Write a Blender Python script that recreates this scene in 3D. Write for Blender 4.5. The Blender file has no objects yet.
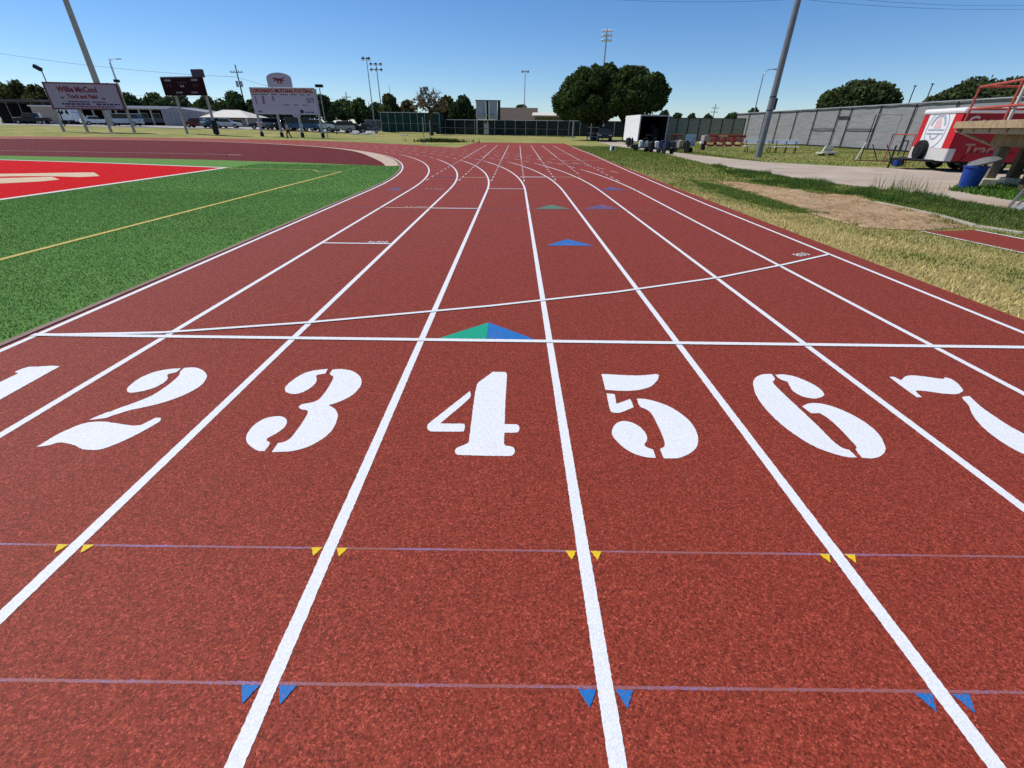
import bpy, bmesh, math, random
import numpy as np
from mathutils import Vector, Matrix, noise as mnoise
random.seed(7); RNG = np.random.default_rng(7)
SC = bpy.context.scene
COL = SC.collection
PI = math.pi
W = 1.067                       # lane width
# ------------------------------------------------------------------ camera
FPX, PITCH, YAW, ROLL = 444.31, 0.524570, -0.000749, 0.013101
CAM = Vector((-0.3126, -3.3787, 1.5560))
def cam_axes():
    cp, sp, cy, sy, cr, sr = math.cos(PITCH), math.sin(PITCH), math.cos(YAW), math.sin(YAW), math.cos(ROLL), math.sin(ROLL)
    Z = Matrix(((cy, -sy, 0), (sy, cy, 0), (0, 0, 1)))
    R, F, U = Z @ Vector((1, 0, 0)), Z @ Vector((0, cp, -sp)), Z @ Vector((0, sp, cp))
    return cr*R + sr*U, -sr*R + cr*U, F
CR, CU, CF = cam_axes()
def ray(u, v): return CF + CR*((u-512)/FPX) - CU*((v-384)/FPX)
def ss(a, b, x):
    t = min(1, max(0, (x-a)/(b-a))); return t*t*(3-2*t)
CX, CY, R0 = -40.77, 10.0, 36.5   # centre and inner radius of the bend
def gz(x, y):
    """height of the grass: flat round the track, a low bank beyond the bend"""
    r = math.hypot(x-CX, y-CY)
    w = ss(-18, -42, x)
    return w*(0.4*ss(46.3, 56, r) + 0.5*ss(56, 92, r))
def G(u, v, z=None):
    d = ray(u, v)
    if z is not None:
        return CAM + d*((z-CAM.z)/d.z)
    zz = 0.0
    for _ in range(40):
        p = CAM + d*((zz-CAM.z)/d.z)
        zz = 0.5*zz + 0.5*gz(p.x, p.y)
    return CAM + d*((zz-CAM.z)/d.z)
def D(u, depth, v=128):
    """ground point in the direction of picture column u, depth metres ahead"""
    d = ray(u, v); p = CAM + d*(depth/d.y)
    return Vector((p.x, p.y, gz(p.x, p.y)))
def H(p, v):
    """height over the vertical at p that shows at picture row v"""
    a = p.xy - CAM.xy
    k = (384-v)/FPX
    # (a+z.e3 - cam).CU = k * (..).CF
    b = Vector((a.x, a.y, -CAM.z))
    return (k*b.dot(CF) - b.dot(CU))/(CU.z - k*CF.z)
def onplane(u, v, a, b):
    """point on the vertical plane through ground points a, b; returns (distance along ab, z)"""
    t = (b-a).to_2d().normalized(); n = Vector((-t.y, t.x, 0)); d = ray(u, v)
    p = CAM + d*((a-CAM).dot(n)/d.dot(n))
    return (p-a).to_2d().dot(t), p.z

cam = bpy.data.objects.new('camera', bpy.data.cameras.new('camera')); COL.objects.link(cam)
cam.matrix_world = Matrix(((CR.x, CU.x, -CF.x, CAM.x), (CR.y, CU.y, -CF.y, CAM.y), (CR.z, CU.z, -CF.z, CAM.z), (0, 0, 0, 1)))
cam.data.sensor_width = 36; cam.data.lens = FPX*36/1024
cam.data.clip_start = 0.05; cam.data.clip_end = 6000
SC.camera = cam

# ------------------------------------------------------------------ light
SUN_AZ, SUN_EL = math.radians(-70), math.radians(52)
sv = Vector((math.sin(SUN_AZ)*math.cos(SUN_EL), math.cos(SUN_AZ)*math.cos(SUN_EL), math.sin(SUN_EL)))
sl = bpy.data.lights.new('sun', 'SUN'); sl.energy = 4.5; sl.angle = math.radians(0.5); sl.color = (1, .94, .85)
so = bpy.data.objects.new('sun', sl); COL.objects.link(so); so.location = (0, 0, 50)
so.rotation_euler = sv.to_track_quat('Z', 'Y').to_euler()
world = bpy.data.worlds.new('World'); SC.world = world; world.use_nodes = True
wn = world.node_tree.nodes; wl = world.node_tree.links
sky = wn.new('ShaderNodeTexSky'); sky.sky_type = 'NISHITA'; sky.sun_disc = False
sky.sun_elevation = SUN_EL; sky.sun_rotation = SUN_AZ
sky.altitude = 1000; sky.air_density = 1.0; sky.dust_density = 0.0; sky.ozone_density = 5.0
hs = wn.new('ShaderNodeHueSaturation'); hs.inputs['Saturation'].default_value = 1.15; hs.inputs['Value'].default_value = 1.07
wl.new(sky.outputs[0], hs.inputs['Color']); mxs = wn.new('ShaderNodeMix'); mxs.data_type = 'RGBA'; mxs.blend_type = 'MULTIPLY'; mxs.inputs[0].default_value = 1; mxs.inputs[7].default_value = (.92, .985, 1.10, 1)
wl.new(hs.outputs[0], mxs.inputs[6]); wl.new(mxs.outputs[2], wn['Background'].inputs[0]); wn['Background'].inputs[1].default_value = 0.10
SC.view_settings.view_transform = 'Standard'; SC.view_settings.look = 'None'
SC.view_settings.exposure = 0.0; SC.view_settings.gamma = 1.0
SC.render.engine = 'CYCLES'
SC.cycles.use_denoising = False; SC.cycles.sample_clamp_indirect = 4; SC.cycles.max_bounces = 6; SC.cycles.transparent_max_bounces = 12

# ------------------------------------------------------------------ materials
class NT:
    def __init__(s, m):
        m.use_nodes = True; s.t = m.node_tree; s.t.nodes.clear()
        s.out = s.n('ShaderNodeOutputMaterial'); s.b = s.n('ShaderNodeBsdfPrincipled'); s.l(s.b.outputs[0], s.out.inputs[0])
        s.co = s.n('ShaderNodeTexCoord').outputs['Object']
    def n(s, k, **kw):
        x = s.t.nodes.new(k)
        for a, b in kw.items(): setattr(x, a, b)
        return x
    def l(s, a, b): s.t.links.new(a, b)
    def noise(s, scale, detail=3, rough=.55, vec=None, dist=0):
        x = s.n('ShaderNodeTexNoise'); x.inputs['Scale'].default_value = scale; x.inputs['Detail'].default_value = detail
        x.inputs['Roughness'].default_value = rough; x.inputs['Distortion'].default_value = dist
        s.l(vec or s.co, x.inputs['Vector']); return x.outputs['Fac']
    def ramp(s, f, stops):
        x = s.n('ShaderNodeValToRGB'); s.l(f, x.inputs[0]); e = x.color_ramp.elements
        while len(e) < len(stops): e.new(.5)
        for el, (p, c) in zip(e, stops):
            el.position = p; el.color = (*c, 1) if len(c) == 3 else c
        return x.outputs[0]
    def mix(s, f, a, b, mode='MIX'):
        x = s.n('ShaderNodeMix', data_type='RGBA', blend_type=mode)
        for v, i in ((f, 0), (a, 6), (b, 7)):
            if hasattr(v, 'links') or hasattr(v, 'is_linked'): s.l(v, x.inputs[i])
            elif i == 0: x.inputs[0].default_value = v
            else: x.inputs[i].default_value = (*v, 1)
        return x.outputs[2]
    def math(s, op, a, b=None, clamp=False):
        x = s.n('ShaderNodeMath', operation=op, use_clamp=clamp)
        for v, i in ((a, 0), (b, 1)):
            if v is None: continue
            if hasattr(v, 'is_linked'): s.l(v, x.inputs[i])
            else: x.inputs[i].default_value = v
        return x.outputs[0]
    def bump(s, h, strength=.3, dist=.01):
        x = s.n('ShaderNodeBump'); x.inputs['Strength'].default_value = strength; x.inputs['Distance'].default_value = dist
        s.l(h, x.inputs['Height']); s.l(x.outputs[0], s.b.inputs['Normal'])
    def set(s, col=None, rough=None, metal=None, spec=None):
        for v, k in ((col, 'Base Color'), (rough, 'Roughness'), (metal, 'Metallic'), (spec, 'Specular IOR Level')):
            if v is None: continue
            if hasattr(v, 'is_linked'): s.l(v, s.b.inputs[k])
            else: s.b.inputs[k].default_value = (*v, 1) if k == 'Base Color' else v
_M = {}
def mat(name, col, rough=.6, var=.12, scale=6., metal=0, spec=.2, bump=0, bscale=40):
    """plain surface with a little uneven dirt and fading"""
    if name in _M: return _M[name]
    m = bpy.data.materials.new(name); t = NT(m)
    f = t.noise(scale, 4)
    lo = tuple(c*(1-var) for c in col); hi = tuple(min(1, c*(1+var)) for c in col)
    t.set(t.ramp(f, [(.3, lo), (.7, hi)]), rough, metal, spec)
    if bump: t.bump(t.noise(bscale, 3), bump, .01)
    _M[name] = m; return m

def grain(t, fine=270, mid=135):
    """rubber crumb: a height and two grains of single granules"""
    g = []
    for sc in (fine, mid):
        v = t.n('ShaderNodeTexVoronoi'); v.inputs['Scale'].default_value = sc; t.l(t.co, v.inputs['Vector'])
        sp = t.n('ShaderNodeSeparateColor'); t.l(v.outputs['Color'], sp.inputs[0]); g.append((sp.outputs[0], v.outputs['Distance']))
    h = t.math('ADD', t.math('MULTIPLY', g[0][0], .5), t.math('MULTIPLY', g[1][0], .7))
    return h, g[0][0], g[1][0], None

def track_mat(name, base, k0=.24, k1=2.15, spec=.2):
    m = bpy.data.materials.new(name); t = NT(m)
    h, n1, n2, vc = grain(t)
    a = tuple(c*k0 for c in base); b = tuple(min(1, c*k1 + .03) for c in base)
    g = t.math('ADD', t.math('MULTIPLY', n1, .45), t.math('MULTIPLY', n2, .55))
    c1 = t.ramp(g, [(.10, a), (.42, tuple(c*.9 for c in base)), (.66, tuple(c*1.1 for c in base)), (.95, b)])
    big = t.noise(.55, 4, .6)
    c2 = t.mix(t.math('MULTIPLY', big, .3), c1, tuple(c*.70 for c in base))
    # faint lengthwise laying bands and dusty scuffs
    mp = t.n('ShaderNodeMapping'); mp.inputs['Scale'].default_value = (1.6, .02, 1); t.l(t.co, mp.inputs[0])
    bands = t.noise(1, 2, .5, mp.outputs[0])
    c3 = t.mix(t.math('MULTIPLY', bands, .2), c2, tuple(c*1.2 for c in base))
    mp2 = t.n('ShaderNodeMapping'); mp2.inputs['Scale'].default_value = (3.5, .5, 1); mp2.inputs['Rotation'].default_value = (0, 0, .15); t.l(t.co, mp2.inputs[0])
    sc = t.ramp(t.noise(1.3, 6, .72, mp2.outputs[0]), [(.56, (0, 0, 0)), (.75, (.09, .09, .09))])
    c4 = t.mix(sc, c3, (.33, .15, .11))
    t.set(c4, .7, 0, spec)
    t.bump(h, .9, .005)
    return m
M_TRACK = track_mat('red_rubber_track', (.285, .044, .023))
M_DZONE = track_mat('faded_red_rubber', (.150, .030, .028), spec=.03)

def paint_mat(name, col, wear=.30, spec=.2):
    """line paint sprayed on rubber crumb, worn through in pinholes"""
    if name in _M: return _M[name]
    m = bpy.data.materials.new(name); t = NT(m)
    h, n1, n2, vc = grain(t)
    c = t.ramp(t.math('ADD', t.math('MULTIPLY', n1, .6), t.math('MULTIPLY', n2, .4)), [(.15, tuple(x*.84 for x in col)), (.7, col)])
    f = t.math('ADD', t.math('MULTIPLY', t.noise(150, 2, .7), .6), t.math('MULTIPLY', t.noise(3, 4, .6), .4))
    hole = t.ramp(f, [(wear-.02, (1, 1, 1)), (wear+.05, (0, 0, 0))])
    c2 = t.mix(hole, c, (.30, .10, .085))
    t.set(c2, .6, 0, spec); t.bump(h, .5, .004)
    _M[name] = m; return m
M_WHITE = paint_mat('white_line_paint', (.80, .82, .83), .32)
M_THIN = paint_mat('thin_violet_line_paint', (.26, .19, .42), .535)
M_YEL = paint_mat('yellow_marker_paint', (.80, .55, .02), .33)
M_BLUE = paint_mat('blue_marker_paint', (.015, .17, .50), .40)
M_BLUE2 = paint_mat('worn_blue_marker_paint', (.035, .09, .28), .46)
M_GREEN = paint_mat('green_marker_paint', (.01, .36, .22), .36)
M_GREEN2 = paint_mat('worn_green_marker_paint', (.07, .22, .16), .42)
M_ORANGE = paint_mat('tan_line_paint', (.62, .38, .24), .25)
M_DASH = paint_mat('worn_white_line_paint', (.54, .46, .45), .34)

def turf_mat(name, c0, c1, scale=90, bump=.9):
    m = bpy.data.materials.new(name); t = NT(m)
    f = t.math('ADD', t.math('MULTIPLY', t.noise(scale, 3, .7), .75), t.math('MULTIPLY', t.noise(9, 3, .6), .25))
    c = t.ramp(f, [(.3, c0), (.68, c1)])
    t.set(c, .95, 0, .05); t.bump(t.noise(scale, 3, .7), bump, .015)
    return m
M_TURF = turf_mat('artificial_turf', (.08, .185, .045), (.165, .315, .082))
M_REDTURF = turf_mat('red_turf', (.46, .006, .008), (.66, .014, .016))
M_WTURF = turf_mat('white_turf', (.62, .60, .56), (.78, .76, .72))
M_YTURF = turf_mat('yellow_turf', (.55, .42, .12), (.66, .54, .2))
M_BTURF = turf_mat('beige_turf', (.60, .46, .30), (.70, .56, .40))

def ground_mat():
    m = bpy.data.materials.new('mown_grass_ground'); t = NT(m)
    sep = t.n('ShaderNodeSeparateXYZ'); t.l(t.co, sep.inputs[0])
    fine = t.noise(38, 4, .7); mid = t.noise(1.1, 5, .65); big = t.noise(.16, 4, .6)
    green = t.ramp(fine, [(.28, (.10, .135, .028)), (.7, (.27, .31, .085))])
    dry = t.ramp(fine, [(.25, (.24, .19, .065)), (.5, (.40, .32, .12)), (.75, (.54, .45, .19))])
    dirt = t.ramp(fine, [(.3, (.17, .105, .055)), (.7, (.30, .21, .12))])
    # the strip beside the track is parched, drier towards the camera
    n = t.math('MULTIPLY', t.math('SUBTRACT', mid, .5), 5.0)
    x = t.math('ADD', sep.outputs[0], n)
    edge = t.math('SUBTRACT', 1.0, t.math('DIVIDE', t.math('SUBTRACT', x, 6.4), 2.2), True)
    east = t.math('GREATER_THAN', sep.outputs[0], 3.0)
    near = t.math('SUBTRACT', 1.0, t.math('DIVIDE', t.math('SUBTRACT', t.math('ADD', sep.outputs[1], n), 4.), 22.), True)
    dryf = t.math('MULTIPLY', t.math('MULTIPLY', edge, east), t.math('ADD', .35, t.math('MULTIPLY', near, .6)))
    patch = t.ramp(t.math('ADD', t.math('MULTIPLY', mid, .45), t.math('MULTIPLY', big, .55)), [(.42, (0, 0, 0)), (.58, (.85, .85, .85))])
    dryf2 = t.math('MAXIMUM', dryf, patch)
    c = t.mix(dryf2, green, dry)
    bare = t.ramp(t.noise(.7, 5, .7), [(.62, (0, 0, 0)), (.70, (.6, .6, .6))])
    c = t.mix(bare, c, dirt)
    t.set(c, .9, 0, .1); t.bump(fine, .8, .03)
    return m
M_GROUND = ground_mat()
def leaf_mat(name, trans=.25):
    m = bpy.data.materials.new(name); t = NT(m)
    a = t.n('ShaderNodeAttribute', attribute_name='leafcol')
    d = t.n('ShaderNodeBsdfDiffuse'); tr = t.n('ShaderNodeBsdfTranslucent'); mx = t.n('ShaderNodeMixShader')
    t.l(a.outputs['Color'], d.inputs[0]); t.l(a.outputs['Color'], tr.inputs[0]); mx.inputs[0].default_value = trans
    t.l(d.outputs[0], mx.inputs[1]); t.l(tr.outputs[0], mx.inputs[2]); t.l(mx.outputs[0], t.out.inputs[0])
    return m
M_LEAF = leaf_mat('leaves'); M_BLADE = leaf_mat('grass_blades', .2)
def concrete_mat(name, c0, c1):
    m = bpy.data.materials.new(name); t = NT(m)
    f = t.math('ADD', t.math('MULTIPLY', t.noise(.6, 5, .65), .6), t.math('MULTIPLY', t.noise(25, 4, .7), .4))
    t.set(t.ramp(f, [(.34, c0), (.64, c1)]), .85, 0, .2); t.bump(t.noise(60, 3), .25, .01); return m
M_PATH = concrete_mat('worn_concrete', (.33, .25, .18), (.50, .43, .35))
def sand_mat():
    m = bpy.data.materials.new('pit_sand'); t = NT(m)
    f = t.math('ADD', t.math('MULTIPLY', t.noise(.9, 6, .7), .5), t.math('MULTIPLY', t.noise(6, 5, .7), .5))
    t.set(t.ramp(f, [(.36, (.22, .14, .075)), (.46, (.44, .29, .16)), (.62, (.60, .43, .26))]), .95, 0, .05); t.bump(t.noise(5, 6, .75), 1.0, .12); return m
M_SAND = sand_mat()
M_KERB = concrete_mat('kerb_concrete', (.36, .31, .24), (.50, .45, .37))
M_BEIGE = concrete_mat('beige_kerb', (.47, .34, .25), (.56, .43, .33))
M_ASPH = concrete_mat('pale_car_park', (.27, .25, .23), (.42, .40, .37))
def screen_mat(name, c0, c1, pleat=2.2):
    m = bpy.data.materials.new(name); t = NT(m)
    mp = t.n('ShaderNodeMapping'); mp.inputs['Scale'].default_value = (.5, .5, 2.2); t.l(t.co, mp.inputs[0])
    w = t.noise(pleat*.6, 4, .5, mp.outputs[0], .6)
    t.set(t.ramp(w, [(.3, c0), (.7, c1)]), .85, 0, .1); t.bump(w, .35, .12); return m
M_SCREEN = screen_mat('grey_windscreen_mesh', (.205, .21, .215), (.255, .26, .27))
M_OLIVE = screen_mat('olive_windscreen_mesh', (.25, .25, .19), (.31, .31, .24))
M_BLACKSCREEN = screen_mat('black_windscreen_mesh', (.014, .020, .018), (.040, .048, .044))
M_GREENNET = screen_mat('green_netting', (.012, .036, .03), (.028, .07, .055))
M_STEEL = mat('galvanised_steel', (.36, .37, .38), .45, .15, 3, .6)
M_POLE = mat('grey_painted_pole', (.19, .20, .215), .5, .15, 2, .2)
M_WPOLE = mat('weathered_concrete_pole', (.40, .375, .345), .8, .12, 2)
M_DARK = mat('dark_metal', (.018, .018, .02), .5)
M_RUBBER = mat('black_tyre_rubber', (.014, .014, .015), .8)
M_ALU = mat('brushed_aluminium', (.62, .63, .64), .4, .08, 5, .7)
M_WHITEP = mat('white_painted_metal', (.76, .77, .77), .4, .05, 2)
M_WOOD = mat('weathered_timber', (.34, .255, .15), .85, .25, 9)
M_WOODD = mat('old_brown_timber', (.10, .075, .045), .9, .3, 6)
M_REDM = mat('faded_red_rail_paint', (.40, .085, .06), .6, .25, 8)
M_GLASS = mat('dark_glass', (.012, .014, .017), .15, .1, 2, 0, .35)
M_BARK = mat('bark', (.07, .052, .036), .95, .3, 8, bump=.6)
M_BLACKIN = mat('interior_shade_black', (.012, .012, .013), .8)
M_LAMP = mat('lamp_glass', (.72, .74, .76), .15)

# ------------------------------------------------------------------ mesh builder
class MB:
    def __init__(s): s.v = []; s.f = []
    def face(s, pts):
        i = len(s.v); s.v += [tuple(p) for p in pts]; s.f.append(tuple(range(i, i+len(pts)))); return s
    def box(s, c, d, rz=0, ry=0):
        x, y, z = (k/2 for k in d)
        m = Matrix.Rotation(rz, 3, 'Z') @ Matrix.Rotation(ry, 3, 'Y'); c = Vector(c); i = len(s.v)
        for sx in (-1, 1):
            for sy in (-1, 1):
                for sz in (-1, 1): s.v.append(tuple(c + m @ Vector((sx*x, sy*y, sz*z))))
        for f in ((0, 1, 3, 2), (4, 6, 7, 5), (0, 4, 5, 1), (2, 3, 7, 6), (0, 2, 6, 4), (1, 5, 7, 3)): s.f.append(tuple(i+k for k in f))
        return s
    def tube(s, pts, r, n=8, caps=True):
        pts = [Vector(p) for p in pts]; rs = r if isinstance(r, (list, tuple)) else [r]*len(pts)
        base = len(s.v); prev = None
        for k, p in enumerate(pts):
            t = (pts[min(k+1, len(pts)-1)] - pts[max(k-1, 0)]).normalized()
            a = (prev - t*prev.dot(t)).normalized() if prev else t.orthogonal().normalized()
            prev = a; b = t.cross(a)
            for j in range(n):
                w = 2*PI*j/n; s.v.append(tuple(p + (a*math.cos(w) + b*math.sin(w))*rs[k]))
        for k in range(len(pts)-1):
            for j in range(n):
                s.f.append((base+k*n+j, base+k*n+(j+1) % n, base+(k+1)*n+(j+1) % n, base+(k+1)*n+j))
        if caps:
            s.f.append(tuple(base+j for j in reversed(range(n)))); s.f.append(tuple(base+(len(pts)-1)*n+j for j in range(n)))
        return s
    def prism(s, pts, axis, a, b):
        """polygon in the two other axes extruded from a to b along axis"""
        def P(p, h): return {'x': (h, p[0], p[1]), 'y': (p[0], h, p[1]), 'z': (p[0], p[1], h)}[axis]
        n = len(pts); i = len(s.v)
        s.v += [P(p, a) for p in pts] + [P(p, b) for p in pts]
        s.f.append(tuple(i+k for k in reversed(range(n)))); s.f.append(tuple(i+n+k for k in range(n)))
        for k in range(n): s.f.append((i+k, i+(k+1) % n, i+n+(k+1) % n, i+n+k))
        return s
    def ribbon(s, pts, w, z):
        for k in range(len(pts)-1):
            a, b = Vector(pts[k][:2]), Vector(pts[k+1][:2]); 
            def nrm(i):
                p, q = Vector(pts[max(i-1, 0)][:2]), Vector(pts[min(i+1, len(pts)-1)][:2]); t = (q-p).normalized(); return Vector((-t.y, t.x))*w/2
            na, nb = nrm(k), nrm(k+1)
            s.face([(*(a-na), z), (*(b-nb), z), (*(b+nb), z), (*(a+na), z)])
        return s
    def map(s, fn): s.v = [tuple(fn(Vector(p))) for p in s.v]; return s
    def add(s, o):
        i = len(s.v); s.v += o.v; s.f += [tuple(i+k for k in f) for f in o.f]; return s
def tag(o, label=None, cat=None, group=None, kind=None):
    for k, v in (('label', label), ('category', cat), ('group', group), ('kind', kind)):
        if v: o[k] = v
    return o
def obj(name, mb, m, parent=None, label=None, smooth=False, bevel=0, fix=True, loc=None):
    me = bpy.data.meshes.new(name); me.from_pydata(mb.v, [], mb.f)
    if fix:
        bm = bmesh.new(); bm.from_mesh(me)
        bmesh.ops.recalc_face_normals(bm, faces=bm.faces); bm.to_mesh(me); bm.free()
    me.materials.append(m)
    if smooth:
        for p in me.polygons: p.use_smooth = True
        try: me.set_sharp_from_angle(angle=math.radians(45))
        except Exception: pass
    o = bpy.data.objects.new(name, me); COL.objects.link(o)
    if parent: o.parent = parent
    if loc is not None: o.location = loc
    if label: o['label'] = label
    if bevel:
        b = o.modifiers.new('bevel', 'BEVEL'); b.width = bevel; b.segments = 2; b.limit_method = 'ANGLE'
    return o
def thing(name, label, cat, loc=(0, 0, 0), rz=0, group=None):
    o = bpy.data.objects.new(name, None); COL.objects.link(o); o.location = loc; o.rotation_euler.z = rz
    o.empty_display_size = .2
    return tag(o, label, cat, group)
def sheet(name, pts, z, m, parent=None, label=None, kind=None):
    mb = MB(); mb.face([(p[0], p[1], z) for p in pts]); o = obj(name, mb, m, parent, label)
    if o.data.polygons[0].normal.z < 0: o.data.flip_normals()
    if kind: o['kind'] = kind
    return o
def up(o):
    me = o.data
    bm = bmesh.new(); bm.from_mesh(me)
    for f in bm.faces:
        f.normal_update()
        if f.normal.z < 0: f.normal_flip()
    bm.to_mesh(me); bm.free(); return o
def text_mb(body, size, align='CENTER', squeeze=1.0, depth=0.0, bold=0.0):
    cu = bpy.data.curves.new('txt', 'FONT'); cu.body = body; cu.size = size; cu.align_x = align; cu.extrude = depth; cu.resolution_u = 2; cu.offset = bold
    o = bpy.data.objects.new('txt', cu); COL.objects.link(o)
    me = bpy.data.meshes.new_from_object(o.evaluated_get(bpy.context.evaluated_depsgraph_get()))
    mb = MB(); mb.v = [(v.co.x*squeeze, v.co.y, v.co.z) for v in me.vertices]; mb.f = [tuple(p.vertices) for p in me.polygons]
    bpy.data.objects.remove(o); bpy.data.curves.remove(cu); bpy.data.meshes.remove(me)
    return mb

# ------------------------------------------------------------------ ground and sky-reaching grass sheet
def graded(lo, hi, step, far):
    a = list(np.arange(lo, hi+.1, step)); d = step
    left, right = [lo], [hi]
    while left[-1] > -far: d *= 1.5; left.append(left[-1]-d)
    d = step
    while right[-1] < far: d *= 1.5; right.append(right[-1]+d)
    return left[:0:-1] + a + right[1:]
gx, gy = graded(-120, 50, 2.5, 3500), graded(-20, 130, 2.5, 3500)
gm = MB(); gm.v = [(x, y, gz(x, y)) for y in gy for x in gx]
nx = len(gx)
gm.f = [(j*nx+i, j*nx+i+1, (j+1)*nx+i+1, (j+1)*nx+i) for j in range(len(gy)-1) for i in range(nx-1)]
tag(obj('ground', gm, M_GROUND, smooth=True, fix=False), 'patchy green and parched yellow grass around the track', kind='structure')

# ------------------------------------------------------------------ track
def arc(r, a0, a1, n=60): return [(CX + r*math.cos(a0+(a1-a0)*k/n), CY + r*math.sin(a0+(a1-a0)*k/n)) for k in range(n+1)]
A_END = math.radians(175)
rin, rout = R0-.06, R0+8*W+.32
inner = arc(rin, 0, A_END); outer = arc(rout, 0, A_END)
xi, xo, xl, YE = CX+rin, CX+rout, -5.05, 53.2
amin = next(k for k in range(len(outer)) if outer[k][0] < xl)
ZT = .012
pieces = MB()
# home straight and chute
pieces.face([(xi, -14, ZT), (xo, -14, ZT), (xo, CY, ZT), (xi, CY, ZT)])
for k in range(60): pieces.face([(*inner[k], ZT), (*outer[k], ZT), (*outer[k+1], ZT), (*inner[k+1], ZT)])
track = up(obj('running_track', pieces, M_TRACK, fix=False)); tag(track, 'brick red rubber running track with white lanes', kind='structure')
ch = MB()
bnd = [(xo, CY)] + [(5.15, 42), (5.25, YE), (-4.6, YE), (xl, 38.2)]
tail = [p for p in outer if p[0] > xl][::-1]
ch.face([(x, y, ZT) for x, y in bnd + [outer[amin]] + tail[:-1]])
up(obj('sprint_chute', ch, M_TRACK, track, fix=False))
# D zone inside the bend and the artificial turf field
ydz = lambda x: 17.9 + (x+5.4)*-.19 if x > -26 else 21.8
NB = [(-5.35, 17.85), (-7.5, 18.6), (-10.2, 19.4), (-15.5, 20.5), (-26, 21.5), (-50, 22.5), (-76.5, 22.5)]
dz = MB(); dzp = [p for p in arc(R0-.36, 0, A_END, 90) if p[1] > 17.9 and p[0] > -76]
dz.face([(x, y, ZT) for x, y in dzp + NB[::-1][1:]])
tag(up(obj('infield_apron', dz, M_DZONE, fix=False)), 'plain dull red rubber apron behind the end zone', kind='structure')
tf = MB(); tp = [(xi-.06, -14), (xi-.06, CY)] + [p for p in arc(R0-.125, 0, A_END, 90) if p[1] <= 17.9 and p[0] > -20 and p[1] > CY+.1]
tf.face([(x, y, .02) for x, y in tp + NB + [(-76.5, -14)]])
turf = tag(up(obj('turf_field', tf, M_TURF, fix=False)), 'green artificial turf football field', kind='structure')
RZ = [(-11.75, 16.0), (-11.75, -9), (-60, -9), (-60, 24), (-23, 18.4), (-17.9, 17.9)]
RZ = [(-11.75, -9.), (-11.75, 16.05), (-17.5, 17.6), (-23, 18.6), (-45, 20.2), (-45, -9.)]
sheet('end_zone', RZ, .024, M_REDTURF, turf, 'bright red end zone')
b = MB(); b.ribbon([(-11.75, -9.), (-11.75, 16.12)], .19, .028); up(obj('side_line', b, M_WTURF, turf, fix=False))
b = MB(); b.ribbon([(-11.68, 16.05), (-17.5, 17.6), (-23, 18.6), (-45, 20.2)], .20, .031); up(obj('end_line', b, M_WTURF, turf, fix=False))
b = MB(); b.ribbon([(-6.85, -9), (-6.8, 15.0), ], .095, .026); b.ribbon([(-6.76, 15.02), (-7.6, 14.85)], .06, .029); b.ribbon([(-7.6, 14.85), (-8.1, 15.6), (-11.6, 15.95)], .06, .029)
up(obj('yellow_boundary_line', b, M_YTURF, turf, fix=False))
# tips of the big beige end zone lettering
b = MB()
for poly in ([(100, 177), (94.5, 173.2), (60, 173.6), (20, 174.4), (-30, 175), (-30, 178.5), (10, 177.2), (50, 177), (80, 178)],
             [(60, 180.5), (52, 177.5), (20, 178.6), (-30, 179.6), (-30, 186), (10, 184), (40, 182.5)]):
    b.face([tuple(G(x, y, 0).to_2d()) + (.027,) for x, y in poly])
up(obj('end_zone_letter', b, M_BTURF, turf, 'beige letter end with pale rim'))
# kerb between turf and lane one
kb = MB(); kp = [(xi-.07, -14), (xi-.07, CY)] + arc(R0-.13, 0, math.radians(172), 60)[1:]
ko = [(xi-.002, -14), (xi-.002, CY)] + arc(R0-.062, 0, math.radians(172), 60)[1:]
ki = [(xi-.062, -14), (xi-.062, CY)] + arc(R0-.122, 0, math.radians(172), 60)[1:]
for k in range(len(ko)-1):
    kb.face([(*ki[k], .0215), (*ko[k], .0215), (*ko[k+1], .0215), (*ki[k+1], .0215)])
    kb.face([(*ki[k], .0), (*ki[k], .0215), (*ki[k+1], .0215), (*ki[k+1], .0)])
    kb.face([(*ko[k], .0), (*ko[k+1], .0), (*ko[k+1], .0215), (*ko[k], .0215)])
tag(obj('track_kerb', kb, concrete_mat('maroon_dust_kerb', (.20, .12, .10), (.30, .20, .17)), fix=True), 'low beige kerb between turf and lane one', kind='structure')
cb = MB(); ai = arc(R0-.36, math.radians(12.8), math.radians(150), 80); wd = [min(1.0, .36+.5*math.sin(min(1, k/14)*PI)) for k in range(81)]
for k in range(80):
    def inn(i):
        p = Vector(ai[i]); c = Vector((CX, CY)); return c + (p-c)*(1 - (.05+.55*math.exp(-((i-6)/6)**2)+.12)/R0)
    q = [Vector(ai[k]) + (Vector(ai[k])-Vector((CX, CY))).normalized()*.17, Vector(ai[k+1]) + (Vector(ai[k+1])-Vector((CX, CY))).normalized()*.17]
    cb.face([(*inn(k), .034), (*q[0], .034), (*q[1], .034), (*inn(k+1), .034)])
tag(up(obj('apron_edging', cb, M_BEIGE, fix=False)), 'beige concrete edging along the inside of the bend', kind='structure')

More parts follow.
